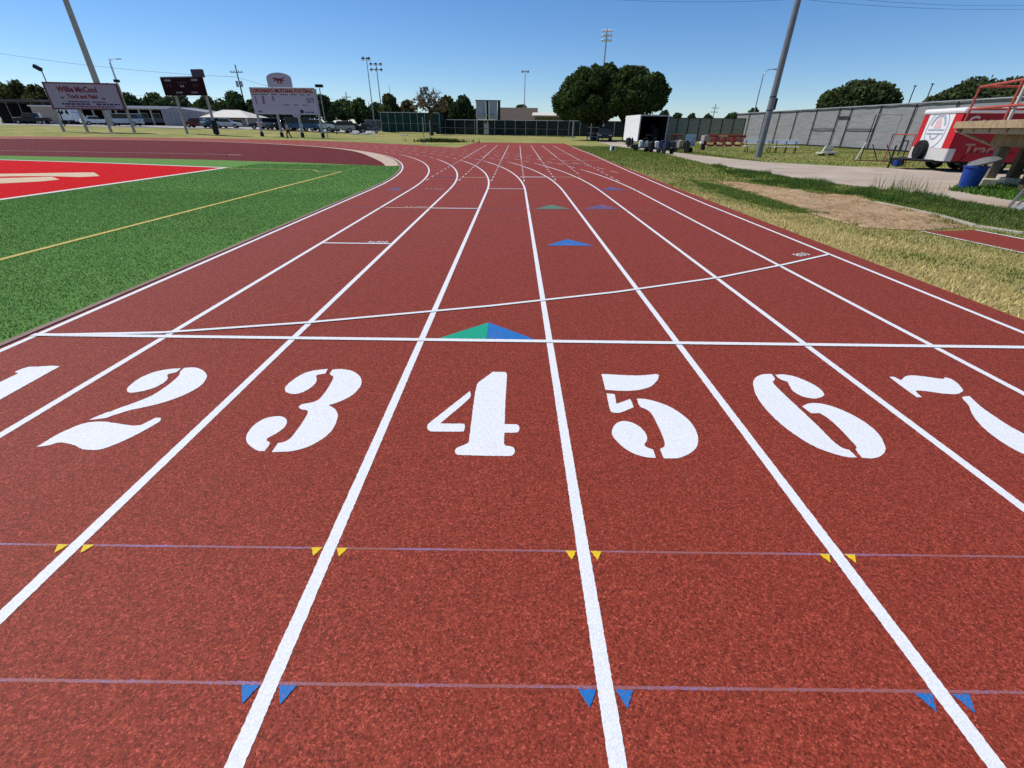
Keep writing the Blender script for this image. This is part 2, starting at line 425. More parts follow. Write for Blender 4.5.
# --- lane lines
def ragged(pts, step=.009, amp=.0015, seed=0):
    """closed outline resampled with the slightly uneven edge that paint leaves on rubber crumb"""
    out = []; n = len(pts)
    for i in range(n):
        a, b = Vector(pts[i][:2]), Vector(pts[(i+1) % n][:2]); L = (b-a).length
        if L < 1e-6: continue
        nr = Vector((-(b-a).y, (b-a).x))/L; k = max(1, int(L/step))
        for j in range(k):
            q = a.lerp(b, j/k); out.append(q + nr*amp*(RNG.random()*2-1 if j else 0))
    return out
def ragged_strip(mb, a, b, w, z, amp=.0014, step=.009):
    a, b = Vector(a), Vector(b); L = (b-a).length; t = (b-a)/L; n = Vector((-t.y, t.x)); k = int(L/step); P_, Q_ = [], []
    for j in range(k+1):
        q = a + t*L*j/k; e = 0 if j in (0, k) else amp
        P_.append(q - n*(w/2 + e*(RNG.random()*2-1))); Q_.append(q + n*(w/2 + e*(RNG.random()*2-1)))
    for j in range(k): mb.face([(*P_[j], z), (*P_[j+1], z), (*Q_[j+1], z), (*Q_[j], z)])
def lane_path(k, a0, a1, n=60):
    r = R0 + k*W; return [(CX + r*math.cos(a0+(a1-a0)*i/n), CY + r*math.sin(a0+(a1-a0)*i/n)) for i in range(n+1)]
def dashes(mb, pts_fn, length, w, z, on=.9, off=.75):
    s = 0
    while s < length:
        e = min(s+on, length); mb.ribbon([pts_fn(s), pts_fn((s+e)/2), pts_fn(e)], w, z); s += on+off
ZL = ZT+.0015
solid_to = {0: 165, 1: 26, 2: 19, 3: 17.5, 4: 16.5, 5: 15.5, 6: 14, 7: 9, 8: 0}
for k in range(9):
    X = CX + R0 + k*W
    mb = MB()
    if k < 8:
        ragged_strip(mb, (X, -4), (X, 3.5), .052, ZL)
        mb.ribbon([(X, -14), (X, -4)], .052, ZL); mb.ribbon([(X, 3.5), (X, CY)] + lane_path(k, 0, math.radians(solid_to[k]), 80 if k == 0 else 30)[1:], .052, ZL)
        lab = 'solid white lane line that bends left into the curve'
    else:
        mb.ribbon([(X, -14), (X, 0), (X, 8), (4.45, 17), (4.85, 30), (5.0, 44)], .052, ZL); lab = 'outermost white line running straight to the chute end'
    up(obj('lane_line', mb, M_WHITE, track, fix=False))
    if k:
        mb = MB(); r = R0 + k*W; a0 = math.radians(max(solid_to[k], 8)); L = (math.radians(150)-a0)*r
        dashes(mb, lambda s: (CX + r*math.cos(a0+s/r), CY + r*math.sin(a0+s/r)), L, .055, ZL+.0012)
        up(obj('dashed_lane_line', mb, M_DASH, track, fix=False))
    if 1 <= k < 8:
        mb = MB(); y0 = 12.5 if k < 5 else 13; y1 = 24.
        if k in (6,): y0, y1 = 15.5, 26
        dashes(mb, lambda s: (X+.004*(y0-10+s), y0+s), y1-y0, .05, ZL+.0036, .55, .5)
        mb.ribbon([(X+.004*(y1-10), y1), (X+.15+.01*k, 45.5)], .06, ZL+.0036)
        up(obj('chute_line', mb, M_DASH, track, 'faint straight line fading from dashes to solid', fix=False))
# --- cross lines
Z2 = ZT+.0062
def line(name, pts, w, m, z=Z2, label=None):
    mb = MB()
    if len(pts) == 2 and abs(pts[0][1]) < 4: ragged_strip(mb, pts[0], pts[1], w, z)
    else: mb.ribbon(pts, w, z)
    return up(obj(name, mb, m, track, label, fix=False))
line('start_line', [(-4.30, 0), (4.6, 0)], .052, M_WHITE, Z2, 'white line straight across all lanes above the numerals')
line('relay_line', [(-4.25, -.01), (-3.27, .075), (-2.13, .34), (-.54, .82), (.8, 1.30), (2.18, 1.91), (3.3, 2.55), (4.25, 3.14)], .042, M_WHITE, Z2+.0012, 'slanting curved white line ending at the outer lane')
line('exchange_line', [(-4.5, -2.11), (4.4, -2.11)], .010, M_THIN, ZL-.0008, 'thin violet line through the yellow triangles')
line('exchange_line', [(-4.5, -2.635), (4.4, -2.635)], .010, M_THIN, ZL-.0008, 'thin violet line through the blue triangles')
line('exchange_line', [(-4.2, 6.78), (4.25, 6.85)], .03, M_THIN, ZL+.0024, 'thin violet line before the bend')
line('exchange_line', [(-4.2, 9.95), (4.25, 10.5)], .03, M_THIN, ZL+.0024, 'thin violet line at the start of the bend')
line('relay_line', [(-3.18, 3.44), (-2.16, 3.44)], .05, M_WHITE, Z2, 'short white line across lane two')
line('relay_line', [(-3.1, 6.83), (-2.16, 6.83)], .06, M_ORANGE, Z2, 'short tan line across lane two')
line('relay_line', [(-2.1, 6.84), (-1.1, 6.86)], .06, M_WHITE, Z2, 'short white line across lane three')
line('relay_line', [(-1.05, 10.45), (-.03, 10.5)], .06, M_WHITE, Z2, 'short white line across lane four')
line('relay_line', [(-2.2, 13.6), (-1.2, 13.65)], .12, M_ORANGE, Z2, 'far tan line across lane three')
line('relay_line', [(-.1, 14.0), (.9, 14.1)], .12, M_WHITE, Z2, 'far white line across lane five')
line('relay_line', [(.95, 14.1), (2.1, 14.2)], .10, M_ORANGE, Z2, 'far tan line across lane six')
line('relay_line', [(-3.2, 13.55), (-2.3, 13.6)], .10, M_BLUE2, Z2, 'far blue line across lane two')
line('exchange_line', [(-4.0, 19.4), (4.0, 20.2)], .06, M_THIN, ZL+.0048, 'far thin violet line across the chute')
line('relay_line', [(1.1, 21.), (3.2, 21.)], .08, M_DASH, Z2, 'far white line beside the bend dashes')
line('relay_line', [(1.8, 30.), (3.9, 30.)], .10, M_DASH, Z2, 'farthest white line across the chute')
line('relay_line', [(2.2, 23.5), (4.4, 24.)], .08, M_DASH, Z2, 'white line near the outer edge of the chute')
# apron arcs
b = MB(); b.ribbon([tuple(G(u, v, 0).to_2d()) for u, v in ((-40, 150.6), (0, 151), (60, 151.8), (160, 153.6), (226, 154.8))], .09, .02)
b.ribbon([tuple(G(u, v, 0).to_2d()) for u, v in ((228, 155), (242, 155.4))], .2, .02)
up(obj('apron_line', b, M_DASH, track, 'faint pale arc on the apron behind the end zone', fix=False))
# --- triangles
def tri(name, pts, m, label=None, z=ZT+.0028):
    mb = MB(); mb.face([(*p, z) for p in (ragged(pts, .007, .0016) if pts[0][1] < 1 else pts)]); return up(obj(name, mb, m, track, label))
for k in range(1, 8):
    X = CX+R0+k*W
    for y, m, lab, s in ((-2.11, M_YEL, 'small yellow triangle beside a lane line', .046), (-2.642, M_BLUE, 'small blue triangle beside a lane line', .056)):
        for sd in (-1, 1):
            c = X + sd*(.03 + s/2*1.02)
            tri('marker_triangle', [(c-s/2, y), (c+s/2, y), (c, y-s*.95)], m, lab)
tri('marker_triangle', [(-.93, .035), (-.53, .035), (-.53, .40)], M_GREEN, 'green half of the big triangle touching the start line')
tri('marker_triangle', [(-.53, .035), (-.12, .035), (-.53, .40)], M_BLUE, 'blue half of the big triangle touching the start line')
tri('marker_triangle', [(.18, 3.47), (.90, 3.49), (.55, 3.93)], M_BLUE, 'large blue triangle in lane five')
tri('marker_triangle', [(.14, 6.92), (.92, 6.97), (.55, 7.56)], M_GREEN2, 'worn green triangle in lane five')
tri('marker_triangle', [(1.22, 6.99), (2.04, 7.06), (1.72, 7.68)], M_BLUE2, 'worn blue triangle in lane six')
tri('marker_triangle', [(2.2, 10.5), (2.92, 10.56), (2.62, 11.3)], M_BLUE2, 'worn blue triangle in lane seven')
tri('marker_triangle', [(-3.9, 9.8), (-3.4, 9.85), (-3.62, 10.4)], M_BLUE2, 'worn blue triangle in lane one')
# --- small lettering on the lane lines
def ground_text(body, x, y, size, sq=1.0, label=None, rot=0, m=M_WHITE):
    mb = text_mb(body, size, squeeze=sq); c, s = math.cos(rot), math.sin(rot)
    mb.map(lambda p: Vector((x + p.x*c - p.y*s, y + p.x*s + p.y*c, ZT+.0034))); return up(obj('lane_lettering', mb, m, track, label, fix=False))
ground_text('4x400', -2.38, 3.50, .17, .72, 'small white lettering over the lane two line')
ground_text('4 X 200M', -2.45, 6.92, .20, .62, 'small pale lettering over the tan line', m=M_DASH)
ground_text('4 X 200M', -2.55, 10.15, .22, .62, 'far small pale lettering over the violet line', m=M_DASH)
ground_text('800', 3.86, 3.05, .2, .9, 'small white number in the outer lane', rot=.45)
# --- stencilled numerals (outlines in metres on the ground)
def outline(org, sc, pts): return [G(org[0]+x/sc, org[1]+y/sc, ZT).to_2d() for x, y in pts]
NUM = {
 'one': [[((0, 350), 7.68, [(462, 125), (400, 122), (300, 128), (220, 130), (170, 145), (120, 165), (118, 174), (142, 180), (0, 248)])]],
 'two': [
  [((110, 360), 7.68, [(130, 225), (160, 190), (230, 140), (320, 100), (400, 80), (480, 68), (545, 66), (510, 95), (450, 108), (440, 118), (445, 140), (420, 170), (350, 210), (270, 235), (190, 250), (145, 250)])],
  [((110, 360), 7.68, [(570, 62), (620, 58), (670, 62), (720, 85), (745, 120), (735, 150), (700, 195), (620, 245), (520, 290), (400, 330), (280, 360), (160, 385), (50, 418), (0, 435)]),
   ((30, 360), 7.68, [(590, 445), (520, 455), (455, 462), (500, 440), (600, 400)]),
   ((110, 360), 7.68, [(0, 400), (60, 375), (200, 325), (330, 270), (430, 205), (500, 150), (535, 110), (540, 90)])],
  [((30, 360), 7.68, [(50, 668), (100, 640), (180, 590), (280, 540), (400, 492), (500, 475), (600, 476)]),
   ((110, 360), 7.68, [(0, 480), (100, 495), (180, 505), (240, 500), (300, 470), (350, 445), (390, 445), (385, 470), (330, 505), (240, 555), (120, 615), (0, 665)]),
   ((30, 360), 7.68, [(540, 688), (480, 692), (400, 685), (340, 655), (280, 640), (220, 635), (150, 655), (90, 665)])]],
 'three': [
  [((240, 360), 7.68, [(345, 230), (360, 195), (420, 145), (500, 100), (580, 80), (675, 70), (655, 105), (595, 115), (585, 125), (590, 160), (560, 200), (500, 240), (430, 262), (370, 255)])],
  [((240, 360), 7.68, [(690, 110), (710, 75), (780, 70), (860, 85), (915, 120), (935, 165), (920, 210), (870, 265), (800, 305), (740, 330), (680, 348), (720, 370), (745, 400), (750, 440), (730, 500), (690, 560), (620, 615), (540, 660), (450, 690), (360, 705), (245, 708), (290, 640), (340, 630), (390, 600), (430, 550), (480, 480), (520, 410), (515, 388), (470, 380), (450, 360), (480, 340), (560, 325), (610, 300), (660, 240), (700, 175), (718, 130)])],
  [((240, 360), 7.68, [(48, 600), (60, 560), (110, 500), (180, 455), (260, 435), (320, 435), (355, 455), (358, 490), (330, 530), (270, 570), (215, 600), (205, 620), (230, 640), (190, 700), (140, 698), (90, 670), (55, 635)])]],
 'four': [
  [((420, 365), 7.68, [(560, 53), (655, 55), (668, 72), (655, 300), (650, 455), (745, 457), (762, 475), (760, 505), (740, 520), (650, 520), (645, 600), (655, 620), (710, 630), (728, 655), (720, 685), (690, 700), (300, 692), (270, 675), (275, 645), (300, 630), (350, 610), (375, 590), (405, 350), (438, 150), (490, 105)])],
  [((420, 365), 7.68, [(385, 200), (382, 255), (155, 450), (340, 452), (345, 480), (335, 512), (90, 512), (60, 495), (57, 465), (80, 440)])]],
 'five': [
  [((595, 365), 7.68, [(50, 70), (320, 82), (470, 70), (490, 78), (480, 115), (430, 165), (340, 192), (230, 200), (80, 192)])],
  [((595, 365), 7.68, [(88, 218), (150, 225), (165, 300), (270, 262), (298, 325), (200, 365), (150, 368), (120, 355), (100, 280)])],
  [((595, 365), 7.68, [(320, 260), (380, 262), (480, 285), (580, 325), (680, 390), (750, 460), (788, 540), (790, 600), (765, 650), (700, 695), (620, 718), (530, 718), (500, 650), (530, 630), (535, 600), (520, 550), (470, 440), (430, 370), (390, 340), (345, 320)])],
  [((595, 365), 7.68, [(130, 510), (145, 470), (180, 440), (235, 432), (300, 450), (360, 490), (395, 540), (398, 580), (380, 610), (395, 632), (445, 650), (468, 715), (400, 710), (320, 690), (240, 650), (170, 590), (135, 545)])]],
 'six': [
  [((745, 365), 6.827, [(55, 120), (75, 85), (120, 65), (180, 62), (205, 95), (190, 115), (210, 145), (330, 260), (480, 400), (600, 520), (660, 565), (710, 580), (765, 632), (700, 630), (600, 605), (480, 560), (360, 490), (240, 400), (140, 300), (75, 205)])],
  [((745, 365), 6.827, [(205, 68), (260, 65), (340, 80), (430, 115), (500, 155), (538, 195), (530, 215), (480, 230), (400, 218), (335, 185), (305, 145), (290, 115), (240, 98)])],
  [((745, 365), 6.827, [(390, 285), (430, 265), (500, 262), (600, 285), (720, 335), (830, 400), (910, 470), (950, 540), (958, 580), (930, 620), (870, 638), (800, 635), (755, 580), (762, 565), (745, 540), (640, 430), (560, 360), (510, 330), (450, 330)])]],
 'seven': [
  [((880, 365), 7.11, [(65, 85), (100, 85), (150, 110), (180, 82), (240, 75), (330, 85), (445, 100), (460, 88), (500, 98), (550, 130), (590, 180), (575, 195), (540, 208), (440, 203), (350, 190), (270, 182), (255, 190), (298, 230), (260, 230), (150, 150)])],
  [((880, 365), 7.11, [(583, 235), (600, 225), (635, 222), (660, 245), (720, 300), (820, 370), (920, 435), (1024, 490), (1110, 528), (1180, 690), (1130, 685), (1024, 635), (960, 605), (860, 545), (760, 470), (690, 400), (650, 340), (630, 290)])]],
}
def smooth_closed(pts, lim=.86):
    """round the gentle bends, keep the stencil's sharp corners"""
    n = len(pts); out = []
    for i in range(n):
        p0, p1, p2, p3 = (pts[(i+k) % n] for k in (-1, 0, 1, 2))
        out.append(p1)
        a, b, c = (p1-p0), (p2-p1), (p3-p2)
        if b.length < .012 or a.length == 0 or c.length == 0: continue
        t1 = (p2-p0)/2 if a.normalized().dot(b.normalized()) > lim-.25 else b
        t2 = (p3-p1)/2 if b.normalized().dot(c.normalized()) > lim-.25 else b
        if t1.length > b.length*1.2: t1 = t1*(b.length*1.2/t1.length)
        if t2.length > b.length*1.2: t2 = t2*(b.length*1.2/t2.length)
        for s in (.33, .66):
            h = 2*s**3-3*s*s+1, s**3-2*s*s+s, -2*s**3+3*s*s, s**3-s*s
            out.append(p1*h[0] + t1*h[1] + p2*h[2] + t2*h[3])
    return out
for name, polys in NUM.items():
    mb = MB()
    for segs in polys:
        pts = sum((outline(*s) for s in segs), [])
        if name == 'one':
            # straight stem on to the foot of the figure
            xl_, xr_ = pts[-1].x, G(0, 399.2, ZT).x
            d = (pts[-1]-pts[-2]).normalized()
            pts += [Vector((-3.80, -1.35)), Vector((-3.93, -1.40)), Vector((-3.93, -1.48)), Vector((-3.43, -1.48)), Vector((-3.43, -1.40)), Vector((-3.56, -1.35))]
            mb.face([(p.x, p.y, ZL) for p in ragged(pts)]); continue
        mb.face([(p.x, p.y, ZL) for p in ragged(smooth_closed(pts))])
    up(obj('lane_number', mb, M_WHITE, track, 'white stencilled numeral ' + {'one': '1', 'two': '2', 'three': '3', 'four': '4', 'five': '5', 'six': '6', 'seven': '7'}[name]))

# ------------------------------------------------------------------ right side: path, sand pit, runway
def gp(pts): return [tuple(G(u, v, 0).to_2d()) for u, v in pts]
near_e = gp([(618, 147), (645, 150.5), (667, 154.5), (709, 164.7), (759, 172.5), (795, 179), (849, 185.7), (890, 190), (928, 195.8), (965, 202.5), (1006, 209.5)])
far_e = gp([(595, 141.2), (620, 142), (650, 148.6), (686, 153.8), (720, 157.6), (759, 161.6), (795, 164), (864, 167.3), (915, 168.5)])
path = far_e[::-1] + near_e + [(11.0, 6.0), (11.0, -12), (40, -12), (40, 14), (27, 22)]
sheet('concrete_path', path, .006, M_PATH, label='pale worn concrete path and apron beside the grass', kind='structure')
sheet('worn_track_in_grass', gp([(575, 146.4), (640, 147.6), (640, 146.9), (590, 145.6)]), .005, M_KERB, kind='structure', label='pale bare strip crossing the grass to the path')
pit = gp([(713, 180), (745, 183.5), (778, 188), (814, 193.4), (860, 197), (876, 203), (937, 216), (968, 227.5), (921, 231.3), (860, 228), (803, 212), (750, 194.5)])
sp = sheet('sand_pit', pit, .010, M_SAND, label='tan trodden sand of the long jump pit', kind='structure')
bm = bmesh.new(); bm.from_mesh(sp.data); bmesh.ops.triangulate(bm, faces=bm.faces)
for _ in range(6): bmesh.ops.subdivide_edges(bm, edges=[e for e in bm.edges if e.calc_length() > .14], cuts=1, use_grid_fill=False); bmesh.ops.triangulate(bm, faces=bm.faces)
for v in bm.verts:
    if not v.is_boundary:
        q = v.co; v.co.z += .02 + .035*mnoise.fractal(Vector((q.x*1.6, q.y*1.6, 2)), .8, 2, 4) - .05*max(0, mnoise.noise(Vector((q.x*3.1, q.y*3.1, 7)))-.25)
bm.to_mesh(sp.data); bm.free()
for p_ in sp.data.polygons: p_.use_smooth = True
kb = MB()
for pts, w in ((gp([(876, 203), (937, 216), (975, 227), (1024, 234.5), (1080, 243)]), .16),):
    for k in range(len(pts)-1):
        a, b_ = Vector(pts[k]), Vector(pts[k+1]); t = (b_-a); L = t.length; c = (a+b_)/2
        kb.box((c.x, c.y, .0), (L+.05, w, .07), math.atan2(t.y, t.x))
tag(obj('pit_kerb', kb, M_KERB), 'low concrete edging around the sand pit', kind='structure')
rw = gp([(921, 231.8), (975, 230.6)]); 
d1 = (Vector(gp([(1024, 254)])[0])-Vector(rw[0])).normalized(); d2 = (Vector(gp([(1024, 240.5)])[0])-Vector(rw[1])).normalized()
p1, p2 = Vector(rw[0]), Vector(rw[1])
rwy = sheet('jump_runway', [p1-d1*0, p1+d1*14, p2+d1*14, p2], .010, M_TRACK, label='red rubber long jump runway leading from the sand', kind='structure')
for p in (p1, p2):
    b = MB(); q = p + d1*14; b.ribbon([tuple(p), tuple(q)], .055, .015); up(obj('runway_line', b, M_WHITE, rwy, fix=False))

# ------------------------------------------------------------------ grass blades
def blades(name, P, h, w, cols, label, lean=.5, z0=0.0, m=M_BLADE):
    n = len(P); a = RNG.random(n)*2*PI; h = h*(.6+.7*RNG.random(n)); w = w*(.7+.6*RNG.random(n))
    la = RNG.random(n)*2*PI; ll = lean*h*RNG.random(n)
    v = np.zeros((n, 3, 3), np.float32)
    v[:, 0, 0] = P[:, 0]-np.cos(a)*w/2; v[:, 0, 1] = P[:, 1]-np.sin(a)*w/2
    v[:, 1, 0] = P[:, 0]+np.cos(a)*w/2; v[:, 1, 1] = P[:, 1]+np.sin(a)*w/2
    v[:, 2, 0] = P[:, 0]+np.cos(la)*ll; v[:, 2, 1] = P[:, 1]+np.sin(la)*ll; v[:, 2, 2] = h
    v[:, :, 2] += z0
    me = bpy.data.meshes.new(name); me.vertices.add(3*n); me.vertices.foreach_set('co', v.ravel())
    me.loops.add(3*n); me.loops.foreach_set('vertex_index', np.arange(3*n, dtype=np.int32))
    me.polygons.add(n); me.polygons.foreach_set('loop_start', np.arange(0, 3*n, 3, dtype=np.int32))
    at = me.attributes.new('leafcol', 'FLOAT_COLOR', 'FACE')
    c4 = np.ones((n, 4), np.float32); c4[:, :3] = cols; at.data.foreach_set('color', c4.ravel())
    me.update(); me.validate(); me.materials.append(m)
    o = bpy.data.objects.new(name, me); COL.objects.link(o); return tag(o, label, 'grass', kind='stuff')
def nfield(P, s, seed=0): return np.array([mnoise.fractal(Vector((x*s+seed, y*s, seed)), .9, 2, 4) for x, y in P[:, :2]])
def inpoly(P, poly):
    x, y = P[:, 0], P[:, 1]; r = np.zeros(len(P), bool); n = len(poly)
    for i in range(n):
        (x1, y1), (x2, y2) = poly[i], poly[(i+1) % n]
        if y1 == y2: continue
        c = ((y1 > y) != (y2 > y)) & (x < (x2-x1)*(y-y1)/(y2-y1)+x1); r ^= c
    return r
GREENS = np.array([.165, .235, .048]); DRYS = np.array([.66, .54, .24]); DARKG = np.array([.085, .165, .034])
# parched strip and lawn at the right of the track
P = np.concatenate([np.column_stack([RNG.uniform(xo+.02, 12, 90000), RNG.uniform(-1, 14, 90000)]),
                    np.column_stack([RNG.uniform(xo+.05, 14, 60000), RNG.uniform(14, 46, 60000)])])
outer8 = np.interp(P[:, 1], [-5, 10, 42, 54], [xo+.03, xo+.03, 5.2, 5.3])
keep = (P[:, 0] > outer8) & ~inpoly(P, pit) & ~inpoly(P, path) & ~inpoly(P, [tuple(p1), tuple(p1+d1*14), tuple(p2+d1*14), tuple(p2)])
P = P[keep]
nf = nfield(P, .55, 3.); nf2 = nfield(P, .12, 9.)
dry = np.clip(.72 - (P[:, 0]-5.3+.02*P[:, 1])/3.0 + nf*1.2, 0, 1)*np.clip(1.2-P[:, 1]/40, .35, 1)
dry = np.clip(np.maximum(dry, np.clip(nf2*1.5-.18, 0, .75)), 0, 1)*np.interp(P[:, 1], [9, 18], [1, .32])
# lusher tongue along the pit's near side
tong = inpoly(P, gp([(690, 181), (735, 188), (800, 208), (830, 214), (770, 214), (700, 192)])); dry[tong] *= .25
k = dry[:, None]; cols = GREENS*(1-k) + DRYS*k; cols = cols*(.55+.8*RNG.random((len(P), 1)))
sz = np.where(P[:, 1] < 14, 1.0, 1.7)
blades('grass', P, .045*sz, .014*sz, cols, 'short parched and green grass beside the outer lane', .9)
# sprouts creeping into the sand
mn = np.array(pit).min(0); mx = np.array(pit).max(0); P = np.column_stack([RNG.uniform(mn[0], mx[0], 26000), RNG.uniform(mn[1], mx[1], 26000)]); P = P[inpoly(P, pit)]
def edge_dist(P, poly):
    d = np.full(len(P), 9.)
    for i in range(len(poly)):
        a, b = np.array(poly[i]), np.array(poly[(i+1) % len(poly)]); t = np.clip(((P-a)@(b-a))/((b-a)@(b-a)), 0, 1); d = np.minimum(d, np.linalg.norm(P-a-t[:, None]*(b-a), axis=1))
    return d
ed = edge_dist(P, pit); P = P[(nfield(P, 1.1, 8.) - ed*1.3 > -.12) | (RNG.random(len(P)) < .01)]
k = RNG.random((len(P), 1))
blades('sand_sprouts', P, .05, .016, (GREENS*.8*(1-k)+DRYS*.8*k)*(.5+.8*RNG.random((len(P), 1))), 'sparse grass creeping over the edges of the sand pit', .9, .015)
# taller unmown fringe between pit and path
band = near_e[3:] ; pol = band + [(11.2, 5.2)] + gp([(1024, 231), (975, 224), (937, 213), (876, 200.5), (860, 196), (814, 192.5), (778, 187.5), (735, 178)])
mn = np.array(pol).min(0); mx = np.array(pol).max(0)
P = np.column_stack([RNG.uniform(mn[0], mx[0], 60000), RNG.uniform(mn[1], mx[1], 60000)]); P = P[inpoly(P, pol)]
cl = nfield(P, .8, 1.); kp_ = cl > -.12-.25*(P[:, 1] < 9); P = P[kp_]; cl = cl[kp_]; fade = np.interp(P[:, 1], [4, 9], [0, 1])[:, None]
cols = (np.array([.105, .165, .042])*fade + np.array([.17, .19, .07])*(1-fade) + np.clip(cl, -.3, 1)[:, None]*np.array([-.03, .0, -.01]))*(.5+.9*RNG.random((len(P), 1)))
blades('tall_grass', P, (np.clip(.07+.18*cl, .045, .22) + .13*np.exp(-((P[:, 0]-np.interp(P[:, 1], [9, 20], [11.6, 11.9]))/.55)**2)*(P[:, 1] > 9.6))*np.interp(P[:, 1], [4, 9], [.5, 1]), .018, cols, 'tall dark green unmown grass between the path and the sand pit', .8)
P = np.column_stack([RNG.normal(G(905, 190, 0).x, .4, 110), RNG.normal(G(905, 190, 0).y, .3, 110)])
blades('seeding_grass', P, .42, .014, np.array([.15, .18, .06])*(.6+.8*RNG.random((110, 1))), 'tallest wispy seeding grass tuft at the path edge', .5)
tp_ = gp([(690, 180.5), (735, 189.5), (800, 209), (832, 215), (790, 212.5), (735, 199), (700, 187)])
mn = np.array(tp_).min(0); mx = np.array(tp_).max(0); P = np.column_stack([RNG.uniform(mn[0], mx[0], 30000), RNG.uniform(mn[1], mx[1], 30000)]); P = P[inpoly(P, tp_)]; P = P[nfield(P, 1.2, 4.) > -.25]
blades('lush_grass', P, .06, .016, np.array([.175, .255, .06])*(.5+.9*RNG.random((len(P), 1))), 'lush green tongue of grass along the sand pit', .9)
# edge wisps by the path and weeds under the platform
pol = gp([(948, 190.5), (965, 186), (1045, 184), (1045, 206), (1006, 200), (975, 195)])
mn = np.array(pol).min(0); mx = np.array(pol).max(0)
P = np.column_stack([RNG.uniform(mn[0], mx[0], 9000), RNG.uniform(mn[1], mx[1], 9000)]); P = P[inpoly(P, pol)]
blades('weed_patch', P, .15, .05, np.array([.09, .19, .035])*(.6+.8*RNG.random((len(P), 1))), 'leafy green weeds under the timber platform', 1.2)
# thin grass tufts in the far lawn at the right, behind the path
P = np.column_stack([RNG.uniform(13, 34, 40000), RNG.uniform(22, 60, 40000)]); P = P[~inpoly(P, path)]
nf = nfield(P, .2, 5.); k = np.clip(.25+nf, 0, .9)[:, None]
blades('lawn', P, .07, .035, (GREENS*(1-k)+DRYS*.8*k)*(.6+.7*RNG.random((len(P), 1))), 'green lawn with yellow patches behind the path', .9)
# turf fibres near the camera
P = np.concatenate([np.column_stack([RNG.uniform(-11.6, xi-.075, 230000), RNG.uniform(-1.2, 9, 230000)]), np.column_stack([RNG.uniform(-11.6, xi-.075, 80000), RNG.uniform(9, 18.4, 80000)])])
P = P[(np.abs(P[:, 0]+6.83) > .045) & (P[:, 1] < np.interp(P[:, 0], [-12, -10.2, -7.5, -5.35], [19.7, 19.4, 18.6, 17.85]))]
P = P[(np.abs(P[:, 1]-np.interp(P[:, 0], [-11.6, -8.1, -7.6, -6.7], [15.95, 15.6, 14.85, 15.02])) > .08) | (P[:, 0] > -6.7)]
r_ = np.hypot(P[:, 0]-CX, P[:, 1]-CY); P = P[(P[:, 1] < CY) | (r_ < R0-.14)]
nf = nfield(P[:, :], .5, 2.)
c = np.array([.120, .275, .062])*(.45+1.15*RNG.random((len(P), 1)))*(1+.25*nf[:, None]); hi = RNG.random(len(P)) < .17; c[hi] = (.46, .60, .28)
blades('turf_fibre', P, .017, .0075*np.where(P[:, 1] > 9, 1.7, 1), c, 'short green artificial turf fibres', 1.1, .02)

# ------------------------------------------------------------------ trees
def leaves_mesh(name, lobes, n, size, col, parent, spread=.35, hole=.0, seed=0):
    """many leaf clumps spread through the crown's lobes"""
    rng = np.random.default_rng(seed+11)
    rad = np.array([l[1] for l in lobes]); pr = rad**2/(rad**2).sum()
    li = rng.choice(len(lobes), n, p=pr)
    C = np.array([l[0] for l in lobes])[li]; R_ = rad[li][:, None]
    d = rng.normal(size=(n, 3)); d /= np.linalg.norm(d, axis=1)[:, None]
    rr = 1 - np.abs(rng.normal(size=(n, 1)))*spread
    rr = np.clip(rr, .05, 1.12)
    Q = C + d*R_*rr*np.array([1, 1, .85])
    f = np.array([mnoise.noise(Vector(q)*(.9/max(.4, rad.mean()*.55)) + Vector((seed, 0, 0))) for q in Q])
    keep = f > (-.55+hole); Q = Q[keep]; f = f[keep]; d = d[keep]; m = len(Q)
    s = size*(.6+.8*rng.random((m, 1)))
    a = rng.normal(size=(m, 3)); a /= np.linalg.norm(a, axis=1)[:, None]
    b = np.cross(a, d + .6*rng.normal(size=(m, 3))); b /= np.linalg.norm(b, axis=1)[:, None]+1e-6
    v = np.stack([Q-a*s*.5-b*s*.28, Q+a*s*.5-b*s*.34, Q+a*s*.55+b*s*.3, Q-a*s*.45+b*s*.32], 1).astype(np.float32)
    me = bpy.data.meshes.new(name); me.vertices.add(4*m); me.vertices.foreach_set('co', v.ravel())
    me.loops.add(4*m); me.loops.foreach_set('vertex_index', np.arange(4*m, dtype=np.int32))
    me.polygons.add(m); me.polygons.foreach_set('loop_start', np.arange(0, 4*m, 4, dtype=np.int32))
    at = me.attributes.new('leafcol', 'FLOAT_COLOR', 'FACE')
    c = np.ones((m, 4), np.float32); base = np.array(col)
    c[:, :3] = base*(.65+.6*rng.random((m, 1)))*(1+.35*np.clip(f, -1, 1))[:, None]; c[:, :3] += (rng.random((m, 1)) < .08)*np.array([.03, .035, .005])
    at.data.foreach_set('color', np.clip(c, 0, 1).ravel()); me.update(); me.materials.append(M_LEAF)
    o = bpy.data.objects.new(name, me); COL.objects.link(o); o.parent = parent; return o
